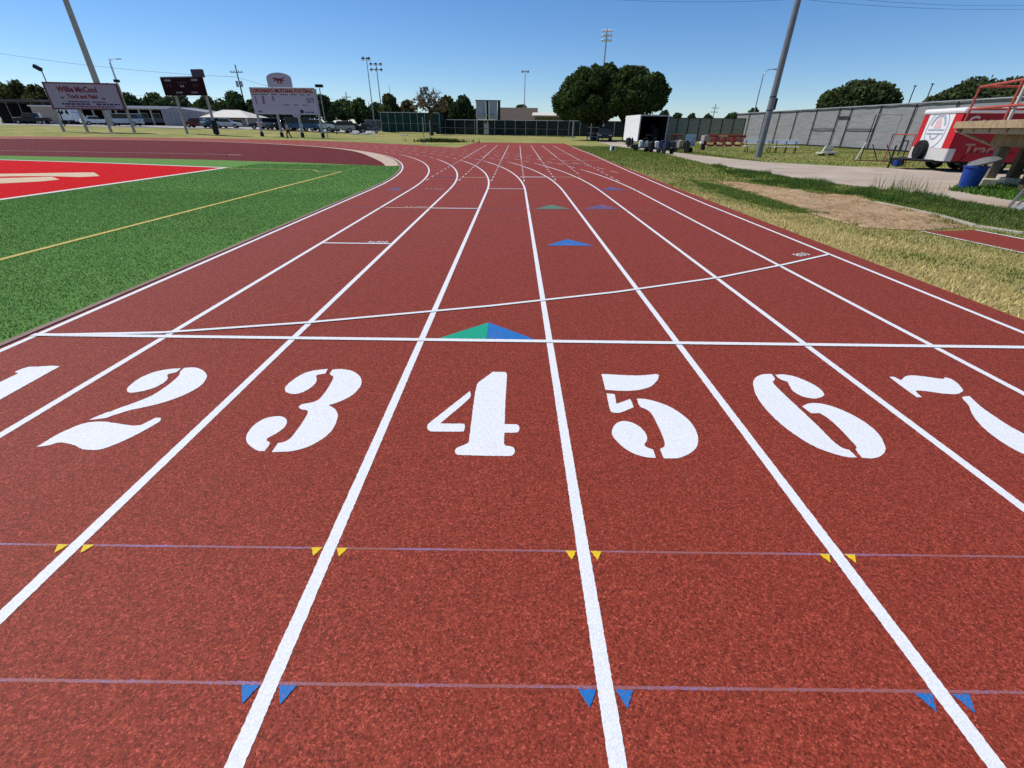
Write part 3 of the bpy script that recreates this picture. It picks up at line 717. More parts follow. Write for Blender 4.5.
def tree(label, p, height, width, col, n=5000, leaf=.5, trunk=None, seed=0, low=.25, hole=0., nlobes=9, group=None, name='broadleaf_tree', depth=None, spread=.35):
    rnd = random.Random(seed); t = thing(name, label, 'tree', p, 0, group)
    trunk = trunk or height*.035; depth = depth or width
    z0, z1 = height*low, height; cw = width/2; lobes = []
    for k in range(nlobes):
        a = 2*PI*k/nlobes + rnd.uniform(-.5, .5); h = rnd.random()
        zr = rnd.uniform(.16, .27)*(z1-z0+width)/2
        env = math.sqrt(max(.08, 1-(h*1.05-.35)**2/0.62))
        rr = rnd.uniform(.45, .95)*env
        z = z0 + zr*.7 + h*(z1-z0-zr*1.6)
        lobes.append(((math.cos(a)*max(0, cw*rr-zr*.7), math.sin(a)*max(0, depth/2*rr-zr*.7), z), zr))
    lobes.append(((0, 0, z0+(z1-z0)*.5), (z1-z0)*.34)); lobes.append(((0, 0, z1-(z1-z0)*.24), (z1-z0)*.24))
    for s in (-1, 1): lobes.append(((s*(cw-cw*.32), 0, z0+(z1-z0)*rnd.uniform(.3, .5)), cw*.32))
    tb = MB(); top = z0+(z1-z0)*.55
    tb.tube([(0, 0, -.1), (.02*height*rnd.uniform(-1, 1), 0, z0*.6), (0, .01*height, z0+.2), (.03*height*rnd.uniform(-1, 1), 0, top)], [trunk*1.25, trunk, trunk*.8, trunk*.3], 9)
    for c, r in lobes[:nlobes]:
        q = Vector((0, 0, z0*.8 + .1*height*rnd.random())); e = Vector(c); mid = q.lerp(e, .55) + Vector((0, 0, .04*height))
        tb.tube([q, mid, e], [trunk*.5, trunk*.3, trunk*.1], 6)
    obj('trunk', tb, M_BARK, t, smooth=True)
    leaves_mesh('crown', lobes, n, leaf, col, t, seed=seed, hole=hole, spread=spread); return t
GRN = (.072, .112, .040); DKG = (.052, .082, .034); OLV = (.085, .095, .034); BRN = (.12, .085, .055)  # far-tree greens lifted, with distance haze mixed into the leaf colour
def utree(label, u, half, vtop, depth, col=GRN, n=2600, leaf=.7, low=.12, seed=0, hole=.05, group='trees along the far side', **kw):
    p = D(u, depth); h = H(p, vtop); w = 2*half*depth/FPX*.93
    return tree(label, p, h, w, col, n, leaf, seed=seed, low=low, hole=hole, group=group, **kw)
# the pair of big trees by the trailer
def big_tree(lab, u, half, vt, vb, dp, sd, n, group='twin trees by the trailer', col=(.058, .088, .028)):
    """a full domed crown: one broad dome built of overlapping boughs, on a short forked trunk"""
    p = D(u, dp); h = H(p, vt); zl = H(p, vb); w = half*dp/FPX*.89; rnd = random.Random(sd)
    t = thing('shade_tree', lab, 'tree', p, 0, group); lobes = []
    cz = zl + (h-zl)*.40; hz = h-cz
    for k in range(46):
        a = rnd.uniform(0, 2*PI); e = rnd.uniform(-.55, 1.0); e = math.asin(max(-.6, min(.98, e))); r = rnd.uniform(1.0, 1.5)
        vr = hz if e > 0 else (cz-zl)*1.15
        k_ = rnd.uniform(.94, 1.03)
        lobes.append(((math.cos(a)*math.cos(e)*(w-r)*k_, math.sin(a)*math.cos(e)*(w*.9-r)*k_, cz+math.sin(e)*(vr-r)*k_), r))
    for k in range(5): lobes.append(((rnd.uniform(-.4, .4)*w, rnd.uniform(-.3, .3)*w, cz+rnd.uniform(-.2, .35)*hz), w*.42))
    tb = MB(); tb.tube([(0, 0, -.1), (.1, 0, zl*.7), (-.1, .1, cz)], [.55, .42, .2], 10)
    for c, r in lobes[::3]: q = Vector((0, 0, zl*.6)); e = Vector(c); tb.tube([q, q.lerp(e, .5)+Vector((0, 0, .5)), e], [.2, .13, .05], 6)
    obj('trunk', tb, M_BARK, t, smooth=True)
    leaves_mesh('crown', lobes, n, .30, col, t, seed=sd, hole=.02, spread=.30)
big_tree('large domed dark tree left of its twin, its foliage hanging lowest', 595, 44, 61.5, 128, 74, 3, 52000)
big_tree('large domed dark tree right of its twin, above the open trailer', 627, 36, 61.5, 120, 73, 8, 44000)
big_tree('broad domed dark tree rising behind the grey windscreen fence', 850, 36, 76.5, 122, 60, 21, 30000, 'trees behind the windscreen fence', (.070, .095, .036))
big_tree('low wide tree behind the fence at the right, above the red railing', 972, 50, 79.5, 122, 56, 27, 30000, 'trees behind the windscreen fence', (.068, .09, .036))
far = [('rounded dark tree over the open carport at the far left', 8, 30, 80, 150, DKG), ('feathery green tree left of the track and field sign', 34, 18, 82, 148, OLV),
 ('yellowish green tree peeping over the carport roof', 52, 16, 87, 140, OLV), ('pointed dark tree just right of the track and field sign', 124, 10, 86, 150, DKG),
 ('low dark tree above the white fascia canopy', 140, 22, 95, 150, DKG), ('small tree left of the dark scoreboard', 165, 18, 95, 150, GRN),
 ('pale green tree showing under the dark scoreboard', 190, 20, 96, 152, (.085, .12, .055)), ('tree between the dark scoreboard and the white hip roof', 214, 18, 97, 150, GRN),
 ('wide dark tree behind the white hip roof', 242, 22, 93, 140, DKG), ('dark tree hidden behind the big football sign', 285, 30, 104, 140, DKG),
 ('dark green tree at the right end of the football sign', 326, 19, 98, 135, DKG), ('low green tree right of the football sign', 347, 17, 102, 140, GRN),
 ('round green tree beside the low parked cars', 363, 16, 101, 138, GRN), ('low dark tree left of the green cage', 378, 12, 105, 140, DKG),
 ('spreading tree with gaps behind the green cage', 392, 11, 96, 128, OLV), ('small brownish tree behind the green cage', 409, 9, 101, 128, (.10, .085, .045)),
 ('brown green tree beside the bare tree', 448, 17, 95, 125, (.075, .075, .03)), ('dark green tree left of the silver panel board', 464, 15, 94, 122, DKG), 
 ('dark tree behind the brown roof', 521, 17, 103.5, 150, DKG), ('small tree behind the cream roofed house', 578, 9, 108, 150, GRN)]
for k, (lab, u, hf, vt, dp, c) in enumerate(far):
    utree(lab, u, hf, vt, dp, c, seed=40+k, hole=.3 if 'gaps' in lab or 'feathery' in lab else .02)
tiny = [('far dark tree beside the open trailer', 662, 8, 110), ('far low tree second from the trailer', 675, 8, 112), ('far small pointed tree above the olive screen', 690, 9, 113.5),
        ('far tiny tree under the faint pylon', 706, 7, 114), ('far wide dark tree where the olive screen meets the grey fence', 731, 10, 111), ('far small tree behind the grey fence and left of the grey pole', 750, 5, 107)]
for k, (lab, u, hf, vt) in enumerate(tiny): utree(lab, u, hf, vt, 170, DKG, 1400, .8, seed=80+k, group='far trees above the olive screen')
# half bare tree
p = D(431, 96); h = H(p, 86)
t = thing('bare_tree', 'half bare brown tree with a dark straight trunk', 'tree', p)
tb = MB(); rnd = random.Random(5); tb.tube([(0, 0, -.1), (.05, 0, h*.35), (-.1, 0, h*.6)], [.42, .34, .22], 9)
def limb(q, d, L, r, lev):
    e = q + d*L; tb.tube([q, q.lerp(e, .5)+Vector((rnd.uniform(-.1, .1), rnd.uniform(-.1, .1), .05))*L, e], [r, r*.75, r*.5], 5)
    if lev:
        for _ in range(3):
            limb(e - d*L*rnd.uniform(0, .4), (d + Vector((rnd.uniform(-.9, .9), rnd.uniform(-.9, .9), rnd.uniform(-.2, .6)))).normalized(), L*rnd.uniform(.55, .75), r*.5, lev-1)
for k in range(7):
    a = k*.95; limb(Vector((0, 0, h*(.42+.03*k))), Vector((math.cos(a)*.8, math.sin(a)*.8, .75)).normalized(), h*.24, .13, 3)
obj('trunk', tb, M_BARK, t, smooth=True)
leaves_mesh('crown', [((0, 0, h*.72), h*.28), ((-2.2, 0, h*.62), h*.18), ((2.0, .5, h*.62), h*.19), ((-.8, 0, h*.9), h*.12)], 1500, .30, (.17, .135, .10), t, seed=4, hole=.42)

# ------------------------------------------------------------------ helpers for upright things
def frame_on(a, b):
    """Empty frame along ground line a-b: x along, z up; returns function local -> world relative to a"""
    t = (b-a).to_2d(); return math.atan2(t.y, t.x)
def board_geom(a, b, corners):
    """averaged rectangle of a board from picture corners tl, tr, br, bl on the upright plane through a, b"""
    q = [onplane(u, v, a, b) for u, v in corners]
    return (q[0][0]+q[3][0])/2, (q[1][0]+q[2][0])/2, (q[2][1]+q[3][1])/2, (q[0][1]+q[1][1])/2
def stroke_row(mb, x0, x1, z, h, y, seed, dens=.8):
    r = random.Random(seed); x = x0
    while x < x1:
        w = r.uniform(.15, .5)*(x1-x0)/6
        if r.random() < dens: mb.box(((x+min(x+w, x1))/2, y, z), (min(x+w, x1)-x, .012, h))
        x += w + (x1-x0)*.018
def sign_text(body, x, z, size, y, m, parent, name='lettering', squeeze=1., width=None, label=None):
    mb = text_mb(body, size, 'CENTER', squeeze, .006, size*.035)
    if width:
        xs = [p[0] for p in mb.v]; k = width/(max(xs)-min(xs)); mb.map(lambda p: Vector((p.x*k, p.y, p.z)))
    mb.map(lambda p: Vector((x+p.x, y-p.z, z+p.y))); return obj(name, mb, m, parent, label, fix=False)
M_SIGN = mat('pale_sign_panel', (.42, .36, .43), .6, .06, 1)
M_SIGN2 = mat('white_sign_panel', (.53, .49, .56), .6, .05, 1)
M_MAROON = mat('maroon_lettering', (.22, .03, .05), .6)
M_NAVY = mat('navy_lettering', (.035, .035, .11), .6)
M_RED = mat('red_lettering', (.27, .012, .014), .6)
M_BOARD = mat('dark_red_scoreboard', (.020, .004, .005), .6, .3, 2, 0, .08)
M_PALETXT = mat('pale_board_lettering', (.50, .47, .46), .6)
HORSE = [(-1, .35), (-.86, .5), (-.62, .46), (-.5, .62), (-.42, .42), (-.2, .33), (.15, .38), (.42, .34), (.58, .42), (.85, .52), (1.1, .5), (.88, .4), (.66, .28), (.55, .05), (.72, -.1), (.95, -.06), (.75, -.22), (.5, -.2), (.38, -.5), (.22, -.85), (.12, -.82), (.24, -.45), (.2, -.12), (-.02, -.1), (-.12, -.35), (-.02, -.75), (-.14, -.78), (-.28, -.4), (-.34, -.05), (-.55, .1), (-.62, -.2), (-.85, -.28), (-.72, -.05), (-.66, .22), (-.78, .26)]
def horse(x, z, s, y, m, parent, flip=1, name='horse_emblem'):
    mb = MB(); mb.prism([(x+flip*px*s, z+pz*s*.6) for px, pz in HORSE], 'y', y-.012, y); return obj(name, mb, m, parent)

# --- track and field sign
a, b = G(64.2, 132.4), G(135, 134.1)
rz = frame_on(a, b); x0, x1, z0, z1 = board_geom(a, b, ((43, 82.3), (116, 84.3), (126, 109.5), (55.5, 109)))
z0 -= a.z; z1 -= a.z
t = thing('name_sign', 'pale lilac four post sign with maroon track and field lettering', 'sign', a, rz)
w = x1-x0; hh = z1-z0
obj('panel', MB().box(((x0+x1)/2, -.12, (z0+z1)/2), (w, .12, hh)), M_SIGN, t)
fr = MB()
for z in (z0, z1): fr.box(((x0+x1)/2, -.14, z), (w+.2, .18, .14))
for x in (x0, x1): fr.box((x, -.14, (z0+z1)/2), (.14, .18, hh-.15))
obj('frame', fr, mat('maroon_frame', (.18, .05, .055), .6), t)
for u, v in ((64.2, 132.4), (88, 133.3), (111.8, 133.8), (135, 134.1)):
    px, pz = onplane(u, v, a, b)
    obj('post', MB().box((px, .06, z1/2-.2), (.26, .2, z1+.2)), M_WPOLE, t)
y = -.19
sign_text('Willie McCool', x0+w*.43, z0+hh*.66, hh*.30, y, M_MAROON, t, width=w*.55)
sign_text('Track and Field', x0+w*.47, z0+hh*.42, hh*.22, y, M_MAROON, t, width=w*.42)
horse(x0+w*.185, z0+hh*.44, w*.032, y, M_NAVY, t); horse(x0+w*.755, z0+hh*.42, w*.032, y, M_NAVY, t)
sm = MB(); stroke_row(sm, x0+w*.22, x0+w*.78, z0+hh*.285, hh*.045, y, 1); obj('lettering', sm, M_NAVY, t)
sm = MB(); stroke_row(sm, x0+w*.06, x0+w*.96, z0+hh*.195, hh*.06, y, 2, .9); obj('lettering', sm, M_NAVY, t)
sm = MB(); stroke_row(sm, x0+w*.18, x0+w*.86, z0+hh*.10, hh*.045, y, 3, .9); obj('lettering', sm, M_MAROON, t)
# --- electronic scoreboard
a, b = G(186, 133.6), G(215.8, 135)
rz = frame_on(a, b); x0, x1, z0, z1 = board_geom(a, b, ((162.3, 77.2), (204, 78.3), (207.8, 96), (168, 95.2)))
bx0, bx1, bz0, bz1 = board_geom(a, b, ((192.7, 70), (203, 70), (204.6, 78), (195, 77.6)))
z0, z1, bz0, bz1 = (k-a.z for k in (z0, z1, bz0, bz1)); w = x1-x0; hh = z1-z0
t = thing('scoreboard', 'dark maroon electronic scoreboard on two pale posts', 'scoreboard', a, rz)
obj('panel', MB().box(((x0+x1)/2, -.2, (z0+z1)/2), (w, .35, hh)), M_BOARD, t, bevel=.04)
obj('edge_trim', MB().box(((x0+x1)/2, .0, z1+.06), (w+.1, .6, .10)).box((x0-.05, 0, (z0+z1)/2), (.1, .6, hh)), M_WPOLE, t)
obj('speaker_box', MB().box(((bx0+bx1)/2, -.15, (bz0+bz1)/2+.06), (bx1-bx0, .5, bz1-bz0)), mat('grey_speaker_grille', (.075, .075, .095), .7, .3, 12), t, bevel=.05)
L = (b-a).to_2d().length
for x in (0, L): obj('post', MB().tube([(x, .2, -.1), (x, .2, z1-.2)], .16, 10), M_WPOLE, t, smooth=True)
obj('post_pad', MB().tube([(L, .2, 0), (L, .2, 1.5)], .34, 12), M_DARK, t, smooth=True)
y = -.39
for s, fx, fz, k in (('HOME', .17, .80, .14), ('GUEST', .83, .80, .14), ('TIME', .49, .47, .12), ('DOWN', .38, .12, .12), ('TO GO', .75, .12, .12)):
    sign_text(s, x0+w*fx, z0+hh*fz, hh*k, y, M_PALETXT, t, squeeze=1.35)
dg = MB()
for fx in (.12, .2, .78, .86, .42, .48, .54, .60): dg.box((x0+w*fx, y+.005, z0+hh*(.55 if fx not in (.42, .48, .54, .6) else .70)), (w*.035, .01, hh*.16))
obj('digit_window', dg, mat('unlit_red_digits', (.10, .012, .012), .4), t)
# --- big football sign
a, b = G(262, 136.4), G(323, 138.1)
rz = frame_on(a, b); x0, x1, z0, z1 = board_geom(a, b, ((250, 87.4), (314.5, 87.9), (319, 115), (255.7, 114)))
z0 -= a.z; z1 -= a.z; w = x1-x0; hh = z1-z0
t = thing('football_sign', 'white four post football sign with rounded horse crest on top', 'sign', a, rz)
obj('panel', MB().box(((x0+x1)/2, -.12, (z0+z1)/2), (w, .14, hh)), M_SIGN2, t)
obj('header_band', MB().box(((x0+x1)/2, -.2, z1-hh*.11), (w-.06, .03, hh*.19)), mat('tan_header', (.60, .47, .40), .6), t)
sign_text('CORONADO MUSTANG FOOTBALL', (x0+x1)/2, z1-hh*.185, hh*.185, -.225, M_RED, t, width=w*.97)
c0 = onplane(269, 87, a, b)[0]; c1 = onplane(293, 87, a, b)[0]; ct = onplane(281, 73, a, b)[1]-a.z
cw = c1-c0; cm = (c0+c1)/2
pts = [(c0, z1+.03), (c1, z1+.03), (c1, z1+.03+(ct-z1)*.62)] + [(cm+cw/2*math.cos(q), z1+.03+(ct-z1)*(.62+.38*math.sin(q))) for q in [PI*k/14 for k in range(1, 14)]] + [(c0, z1+.03+(ct-z1)*.62)]
obj('crest', MB().prism(pts, 'y', -.2, -.05), mat('pale_lilac_crest', (.50, .50, .56), .6), t)
horse(cm, z1+(ct-z1)*.5, cw*.26, -.22, M_MAROON, t)
for u, v in ((262, 136.4), (281.9, 136.9), (302.5, 137.5), (323, 138.1)):
    px, _ = onplane(u, v, a, b); obj('post', MB().tube([(px, .12, -.1), (px, .12, z1-.1)], .15, 10), M_STEEL, t, smooth=True)
    obj('post_base', MB().tube([(px, .12, -.05), (px, .12, .45)], .22, 10), M_DARK, t, smooth=True)
sm = MB()
for k, (f0, f1) in enumerate(((.02, .11), (.14, .27), (.32, .40), (.46, .58), (.62, .72), (.76, .84), (.88, .93))): stroke_row(sm, x0+w*f0, x0+w*f1, z0+hh*.74, hh*.03, -.2, 10+k, 1)
for k in range(9):
    z = z0+hh*(.66-.045*k)
    if k < 7: stroke_row(sm, x0+w*.055, x0+w*.075, z, hh*.025, -.2, 30+k, 1); stroke_row(sm, x0+w*.165, x0+w*.20, z-.0, hh*.03, -.2, 40+k, .9)
    if k < 4: stroke_row(sm, x0+w*.325, x0+w*.355, z, hh*.03, -.2, 50+k, .8)
    if 1 < k < 6: stroke_row(sm, x0+w*.85, x0+w*.97, z+.1, hh*.03, -.2, 60+k, .7)
for f0, f1 in ((.47, .58), (.64, .72), (.77, .86)): stroke_row(sm, x0+w*f0, x0+w*f1, z0+hh*.36, hh*.025, -.2, 77, 1)
stroke_row(sm, x0+w*.80, x0+w*.95, z0+hh*.09, hh*.05, -.2, 90, .6)
obj('lettering', sm, mat('faded_violet_lettering', (.10, .085, .17), .6), t)
obj('helmet_emblem', MB().prism([(x0+w*.75+w*.028*math.cos(q), z0+hh*.12+hh*.07*math.sin(q)) for q in [2*PI*k/16 for k in range(16)]], 'y', -.22, -.195), M_NAVY, t)
horse(x0+w*.09, z0+hh*.10, w*.035, -.2, M_MAROON, t, name='small_emblem')
hx, hz = onplane(297, 114.3, a, b); obj('lower_plaque', MB().prism([(hx+w*.07*math.cos(q), z0-.02+hh*.10*math.sin(q)) for q in [PI+PI*k/12 for k in range(13)]], 'y', -.18, -.08), mat('lilac_plaque', (.48, .44, .48), .6), t)
fx, fz = onplane(315.5, 86.6, a, b)
p = a + Vector((math.cos(rz)*(fx+.3), math.sin(rz)*(fx+.3), 0))
t = thing('flood_light', 'small dark floodlight on a thin post at the end of the football sign', 'floodlight', p)
obj('post', MB().tube([(0, .4, -.1), (0, .4, fz-a.z-.1)], .06, 8), M_STEEL, t)
obj('lamp_head', MB().box((0, .4, fz-a.z+.1), (.85, .5, .3)), M_DARK, t, bevel=.04)

# ------------------------------------------------------------------ masts and poles
def mast(name, label, u, vb, depth, vt, r0, r1, m, cat='light pole', group=None, v0=None):
    p = D(u, depth); h = H(p, vt); t = thing(name, label, cat, p, 0, group)
    obj('pole', MB().tube([(0, 0, -.2), (0, 0, h*.5), (0, 0, h)], [r0, (r0+r1)/2, r1], 12), m, t, smooth=True); return t, h
t, h = mast('stadium_light_pole', 'thick pale concrete pole rising behind the track and field sign', 114, 127, 92, -75, .52, .34, M_WPOLE)
p = G(757.6, 157.6); h = H(p, -70); t = thing('stadium_light_pole', 'tall grey steel pole standing beside the concrete path', 'light pole', p)
obj('pole', MB().tube([(0, 0, -.2), (0, 0, h)], [.205, .15], 20), M_POLE, t, smooth=True)
bz = H(p, 104); obj('junction_box', MB().box((.24, 0, bz), (.10, .2, .62)), M_DARK, t, bevel=.02)
obj('base_collar', MB().tube([(0, 0, -.05), (0, 0, .06)], .25, 20), M_STEEL, t, smooth=True)
obj('strap', MB().tube([(0, 0, bz+.35), (0, 0, bz+.39)], .205, 20).tube([(0, 0, bz-.35), (0, 0, bz-.31)], .21, 20), M_DARK, t)
def lamps(t, h, rows, cols, dx, dz, sz, m=M_STEEL, tilt=.4):
    sz *= .68
    w = dx*(cols-1)
    for r in range(rows):
        z = h-.3-r*dz
        obj('cross_arm', MB().box((0, -.1, z), (w+.6, .12, .12)), m, t)
        for c in range(cols):
            x = -w/2+c*dx; lb = MB().tube([(x, -.15, z+.15), (x, -.75*sz-.15, z-.25*sz)], [sz*.28, sz*.52], 10)
            o = obj('lamp_head', lb, m, t, smooth=True); obj('lens', MB().tube([(x, -.75*sz-.155, z-.25*sz), (x, -.75*sz-.17, z-.255*sz)], [sz*.48, sz*.46], 10), M_LAMP, o)
t, h = mast('stadium_light_pole', 'thin tall mast with one cluster, left of a near twin', 375, 0, 135, 61, .15, .09, M_STEEL, group='far light masts'); lamps(t, h, 1, 2, 1.4, 1, 1.1, M_DARK)
t, h = mast('stadium_light_pole', 'thin tall mast with two rows of dark lamps', 383.5, 0, 132, 66, .16, .09, M_STEEL, group='far light masts'); lamps(t, h, 2, 3, 1.2, 1.1, .9, M_DARK)
t, h = mast('stadium_light_pole', 'slim mast with small lamps above the brown roof', 524, 0, 140, 70, .14, .08, M_STEEL, group='far light masts'); lamps(t, h, 1, 2, 1.4, 1, .9)
t, h = mast('stadium_light_pole', 'mast with a square bank of bright lamps behind the twin trees', 598, 0, 110, 29, .2, .12, M_STEEL, group='far light masts'); lamps(t, h, 3, 4, .55, .75, .6, M_WHITEP)
t, h = mast('antenna_mast', 'faint thin mast behind the green cage', 393.5, 0, 150, 88, .12, .05, M_STEEL, cat='mast')
for lab, u, vt, dp in (('thin tilting pole behind the fence, right of the broad tree', 899, 86, 60), ('second thin pole behind the fence near the trailer roof', 915, 84, 60), ('thin pole tip above the red railing', 958, 77, 55)):
    t, h = mast('slender_pole', lab, u, 0, dp, vt, .07, .05, M_DARK, cat='pole', group='slender poles behind the windscreen fence')
    obj('cap', MB().box((0, 0, h), (.26, .12, .1)), M_DARK, t)
def street_lamp(label, u, depth, vt, arm, m=M_STEEL, head=(.9, .35, .16)):
    t, h = mast('street_lamp', label, u, 0, depth, vt, .11, .07, m, cat='street lamp')
    obj('arm', MB().tube([(0, 0, h-.1), (arm*.15, 0, h+.35), (arm*.5, 0, h+.6), (arm, 0, h+.65)], [.07, .06, .05, .045], 8), m, t, smooth=True)
    o = obj('lamp_head', MB().box((arm+.3*(1 if arm > 0 else -1), 0, h+.63), head), m, t, bevel=.05); return t
street_lamp('curved arm street lamp behind the grey fence, left of the grey pole', 750.5, 85, 74, 1.5)
street_lamp('street lamp with a short arm above the track and field sign', 133, 100, 69, 1.6)
t, h = mast('flood_light', 'floodlight leaning out over the left corner of the track and field sign', 66, 0, 86, 75, .09, .07, M_DARK, cat='floodlight')
obj('lamp_head', MB().box((-.45, 0, h+.15), (1.1, .5, .55), 0, .5), M_DARK, t, bevel=.06)
t, h = mast('slender_pole', 'thin pole with a small box above the right corner of the track and field sign', 134, 0, 90, 64, .06, .05, M_STEEL, cat='pole')
obj('box', MB().box((0, -.1, H(D(134, 90), 81)-D(134, 90).z), (.8, .4, .4)), M_DARK, t)
def utility_pole(label, u, depth, vt, arms, trans=True):
    t, h = mast('utility_pole', label, u, 0, depth, vt, .2, .13, M_WOODD, cat='utility pole', group='utility poles beyond the lawn')
    for k in range(arms):
        o = obj('cross_arm', MB().box((0, -.16, h-1.6-k*1.6), (3.2, .14, .16)), M_WOODD, t)
        for x in (-1.4, -.6, .6, 1.4): obj('insulator', MB().tube([(x, -.16, h-1.52-k*1.6), (x, -.16, h-1.2-k*1.6)], .08, 6), M_DARK, o)
    if trans:
        for x in (-.55, .55): obj('transformer', MB().tube([(x, -.2, h-4.8), (x, -.2, h-3.5)], .33, 10), M_STEEL, t, smooth=True)
    return t, h
utility_pole('wooden utility pole with transformers between the scoreboard and the football sign', 250.5, 140, 69, 1)
utility_pole('far utility pole right of the football sign', 351, 190, 95, 2, False)
utility_pole('faint far pylon above the olive screen', 711, 240, 104, 2, False)
def cable(label, pts, r=.035, sag=1.0):
    P = []
    for k in range(len(pts)-1):
        p, q = pts[k], pts[k+1]
        for j in range(14):
            s = j/14; P.append(p.lerp(q, s) - Vector((0, 0, sag*4*s*(1-s))))
    P.append(pts[-1]); tag(obj('overhead_wire', MB().tube(P, r, 5), M_DARK), label, 'wire', 'overhead wires')
def at(u, v, dep): d = ray(u, v); return CAM + d*(dep/d.y)
cable('overhead wire from the left edge to the transformer pole', [at(-40, 47, 150), at(236.5, 77, 140)], .03)
cable('lower overhead wire above the carport and signs', [at(-40, 80, 150), at(241, 98, 140)], .02)
cable('faint overhead wire from the transformer pole towards the light masts', [at(236.5, 77, 140), at(348, 100, 190), at(500, 101, 260)], .03)
cable('thin overhead wire crossing the top right of the sky', [at(520, -9, 48), at(800, -1, 46), at(1100, 6, 46)], .009, .4)
cable('second thin overhead wire just above the first at top right', [at(560, -14, 48), at(820, -5, 46), at(1100, 2.5, 46)], .008, .4)

# ------------------------------------------------------------------ buildings on the left
M_GRYB = mat('grey_metal_wall', (.27, .265, .29), .7, .1, 2); M_CREAMR = mat('cream_metal_roof', (.66, .62, .54), .6, .06, 1)
M_BEIGEW = mat('beige_wall', (.38, .31, .25), .8, .1, 2); M_BRNR = mat('brown_shingle_roof', (.135, .105, .085), .9, .25, 9)
M_DKWALL = mat('shaded_recess_wall', (.016, .015, .015), .9, .1, 3, 0, .05); M_WFAS = mat('white_fascia', (.70, .68, .64), .6, .06, 2); M_OLWALL = mat('olive_wall', (.16, .15, .085), .9)  # recess walls near black: the shade under the roofs is in their colour
def span(u0, u1, depth): a, b = D(u0, depth), D(u1, depth); return a, b, (b-a).to_2d().length, frame_on(a, b)
# open carport
a, b, L, rz = span(-30, 57, 112); zt = H(a.lerp(b, .6), 99.3)-a.z
t = thing('open_carport', 'long dark open carport with a flat grey roof at the far left', 'carport', a, rz)
obj('roof', MB().box((L/2, 4, zt-.2), (L+1, 9, .4)), mat('grey_flat_roof', (.10, .10, .095), .8), t)
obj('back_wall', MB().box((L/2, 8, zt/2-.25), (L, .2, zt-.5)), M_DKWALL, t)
for k in range(7): obj('column', MB().box((L*(k+.3)/7, 1.4, zt/2-.2), (.11, .11, zt-.45)), M_GRYB, t)
# beige hut
a, b, L, rz = span(39, 60, 108); zt = H(a, 106.3)-a.z
t = thing('small_hut', 'small beige hut with cream trim beside the carport', 'hut', a, rz)
obj('wall', MB().box((L/2, 1.6, zt/2), (L, 3, zt)), M_BEIGEW, t); obj('roof', MB().box((L/2, 1.6, zt+.12), (L+.5, 3.5, .22)), M_WFAS, t)
obj('door', MB().box((L*.25, .08, 1.05), (1, .06, 2.1)), M_WFAS, t)
# flat canopy with white fascia
a, b, L, rz = span(62, 176, 112); zt = H(b, 106.2)-b.z
t = thing('school_canopy', 'low flat roofed building with a white fascia and dark open front', 'building', a, rz)
obj('roof', MB().box((L/2, 5, zt-.25), (L, 10, .5)), M_WFAS, t)
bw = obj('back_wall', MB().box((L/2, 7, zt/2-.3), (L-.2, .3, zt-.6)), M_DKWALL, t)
for k in range(10): obj('column', MB().box((L*(k+.15)/10, .4, zt/2-.3), (.25, .25, zt-.55)), M_WPOLE, t)
for k in range(4):
    o = obj('window', MB().box((L*(.5+(k+.55)/9), 6.78, 1.7), (1.7, .08, 1.3)), M_GLASS, t); obj('window_frame', MB().box((L*(.5+(k+.55)/9), 6.83, 1.7), (1.95, .05, 1.55)), M_WFAS, o)
obj('ledge', MB().box((L*.72, 6.2, 1.05), (L*.4, 1.0, .9)), M_GRYB, t)
# grey metal building
a, b, L, rz = span(168, 209, 106); zl = H(a, 109.5)-a.z; zr = H(b, 112)-b.z
t = thing('metal_shed', 'windowless grey metal building behind the dark scoreboard', 'building', a, rz)
obj('wall', MB().prism([(0, -.1), (L, -.1), (L, zr), (L*.3, zl+.4), (0, zl)], 'y', 0, 9), M_GRYB, t)
rb = MB()
for k in range(int(L/.9)): rb.box((.45+k*.9, -.025, min(zl, zr)/2), (.06, .05, min(zl, zr)))
obj('wall_rib', rb, M_GRYB, t)
# cream hip roof
a, b, L, rz = span(207, 250, 104); ze = H(a, 117.2)-a.z; zp = H(a, 109)-a.z
t = thing('hip_roof_pavilion', 'low pavilion with a broad cream hip roof beside the football sign', 'pavilion', a, rz)
r = MB(); i0 = [(-.6, -.6, ze), (L+.6, -.6, ze), (L+.6, 9, ze), (-.6, 9, ze), (L*.22, 4, zp), (L*.62, 4, zp)]
for f in ((0, 1, 5, 4), (1, 2, 5), (2, 3, 4, 5), (3, 0, 4)): r.face([i0[k] for k in f])
r.face([i0[k] for k in (3, 2, 1, 0)]); obj('roof', r, M_CREAMR, t)
obj('wall', MB().box((L*.72, 4, ze/2-.05), (L*.5, 6.5, ze-.15)), M_BEIGEW, t)
for x in (.02, .25, .48, .98): obj('column', MB().box((L*x, -.2, ze/2-.06), (.22, .22, ze-.15)), M_WFAS, t)
obj('window', MB().box((L*.7, .72, ze*.55), (L*.2, .06, ze*.4)), M_GLASS, t)
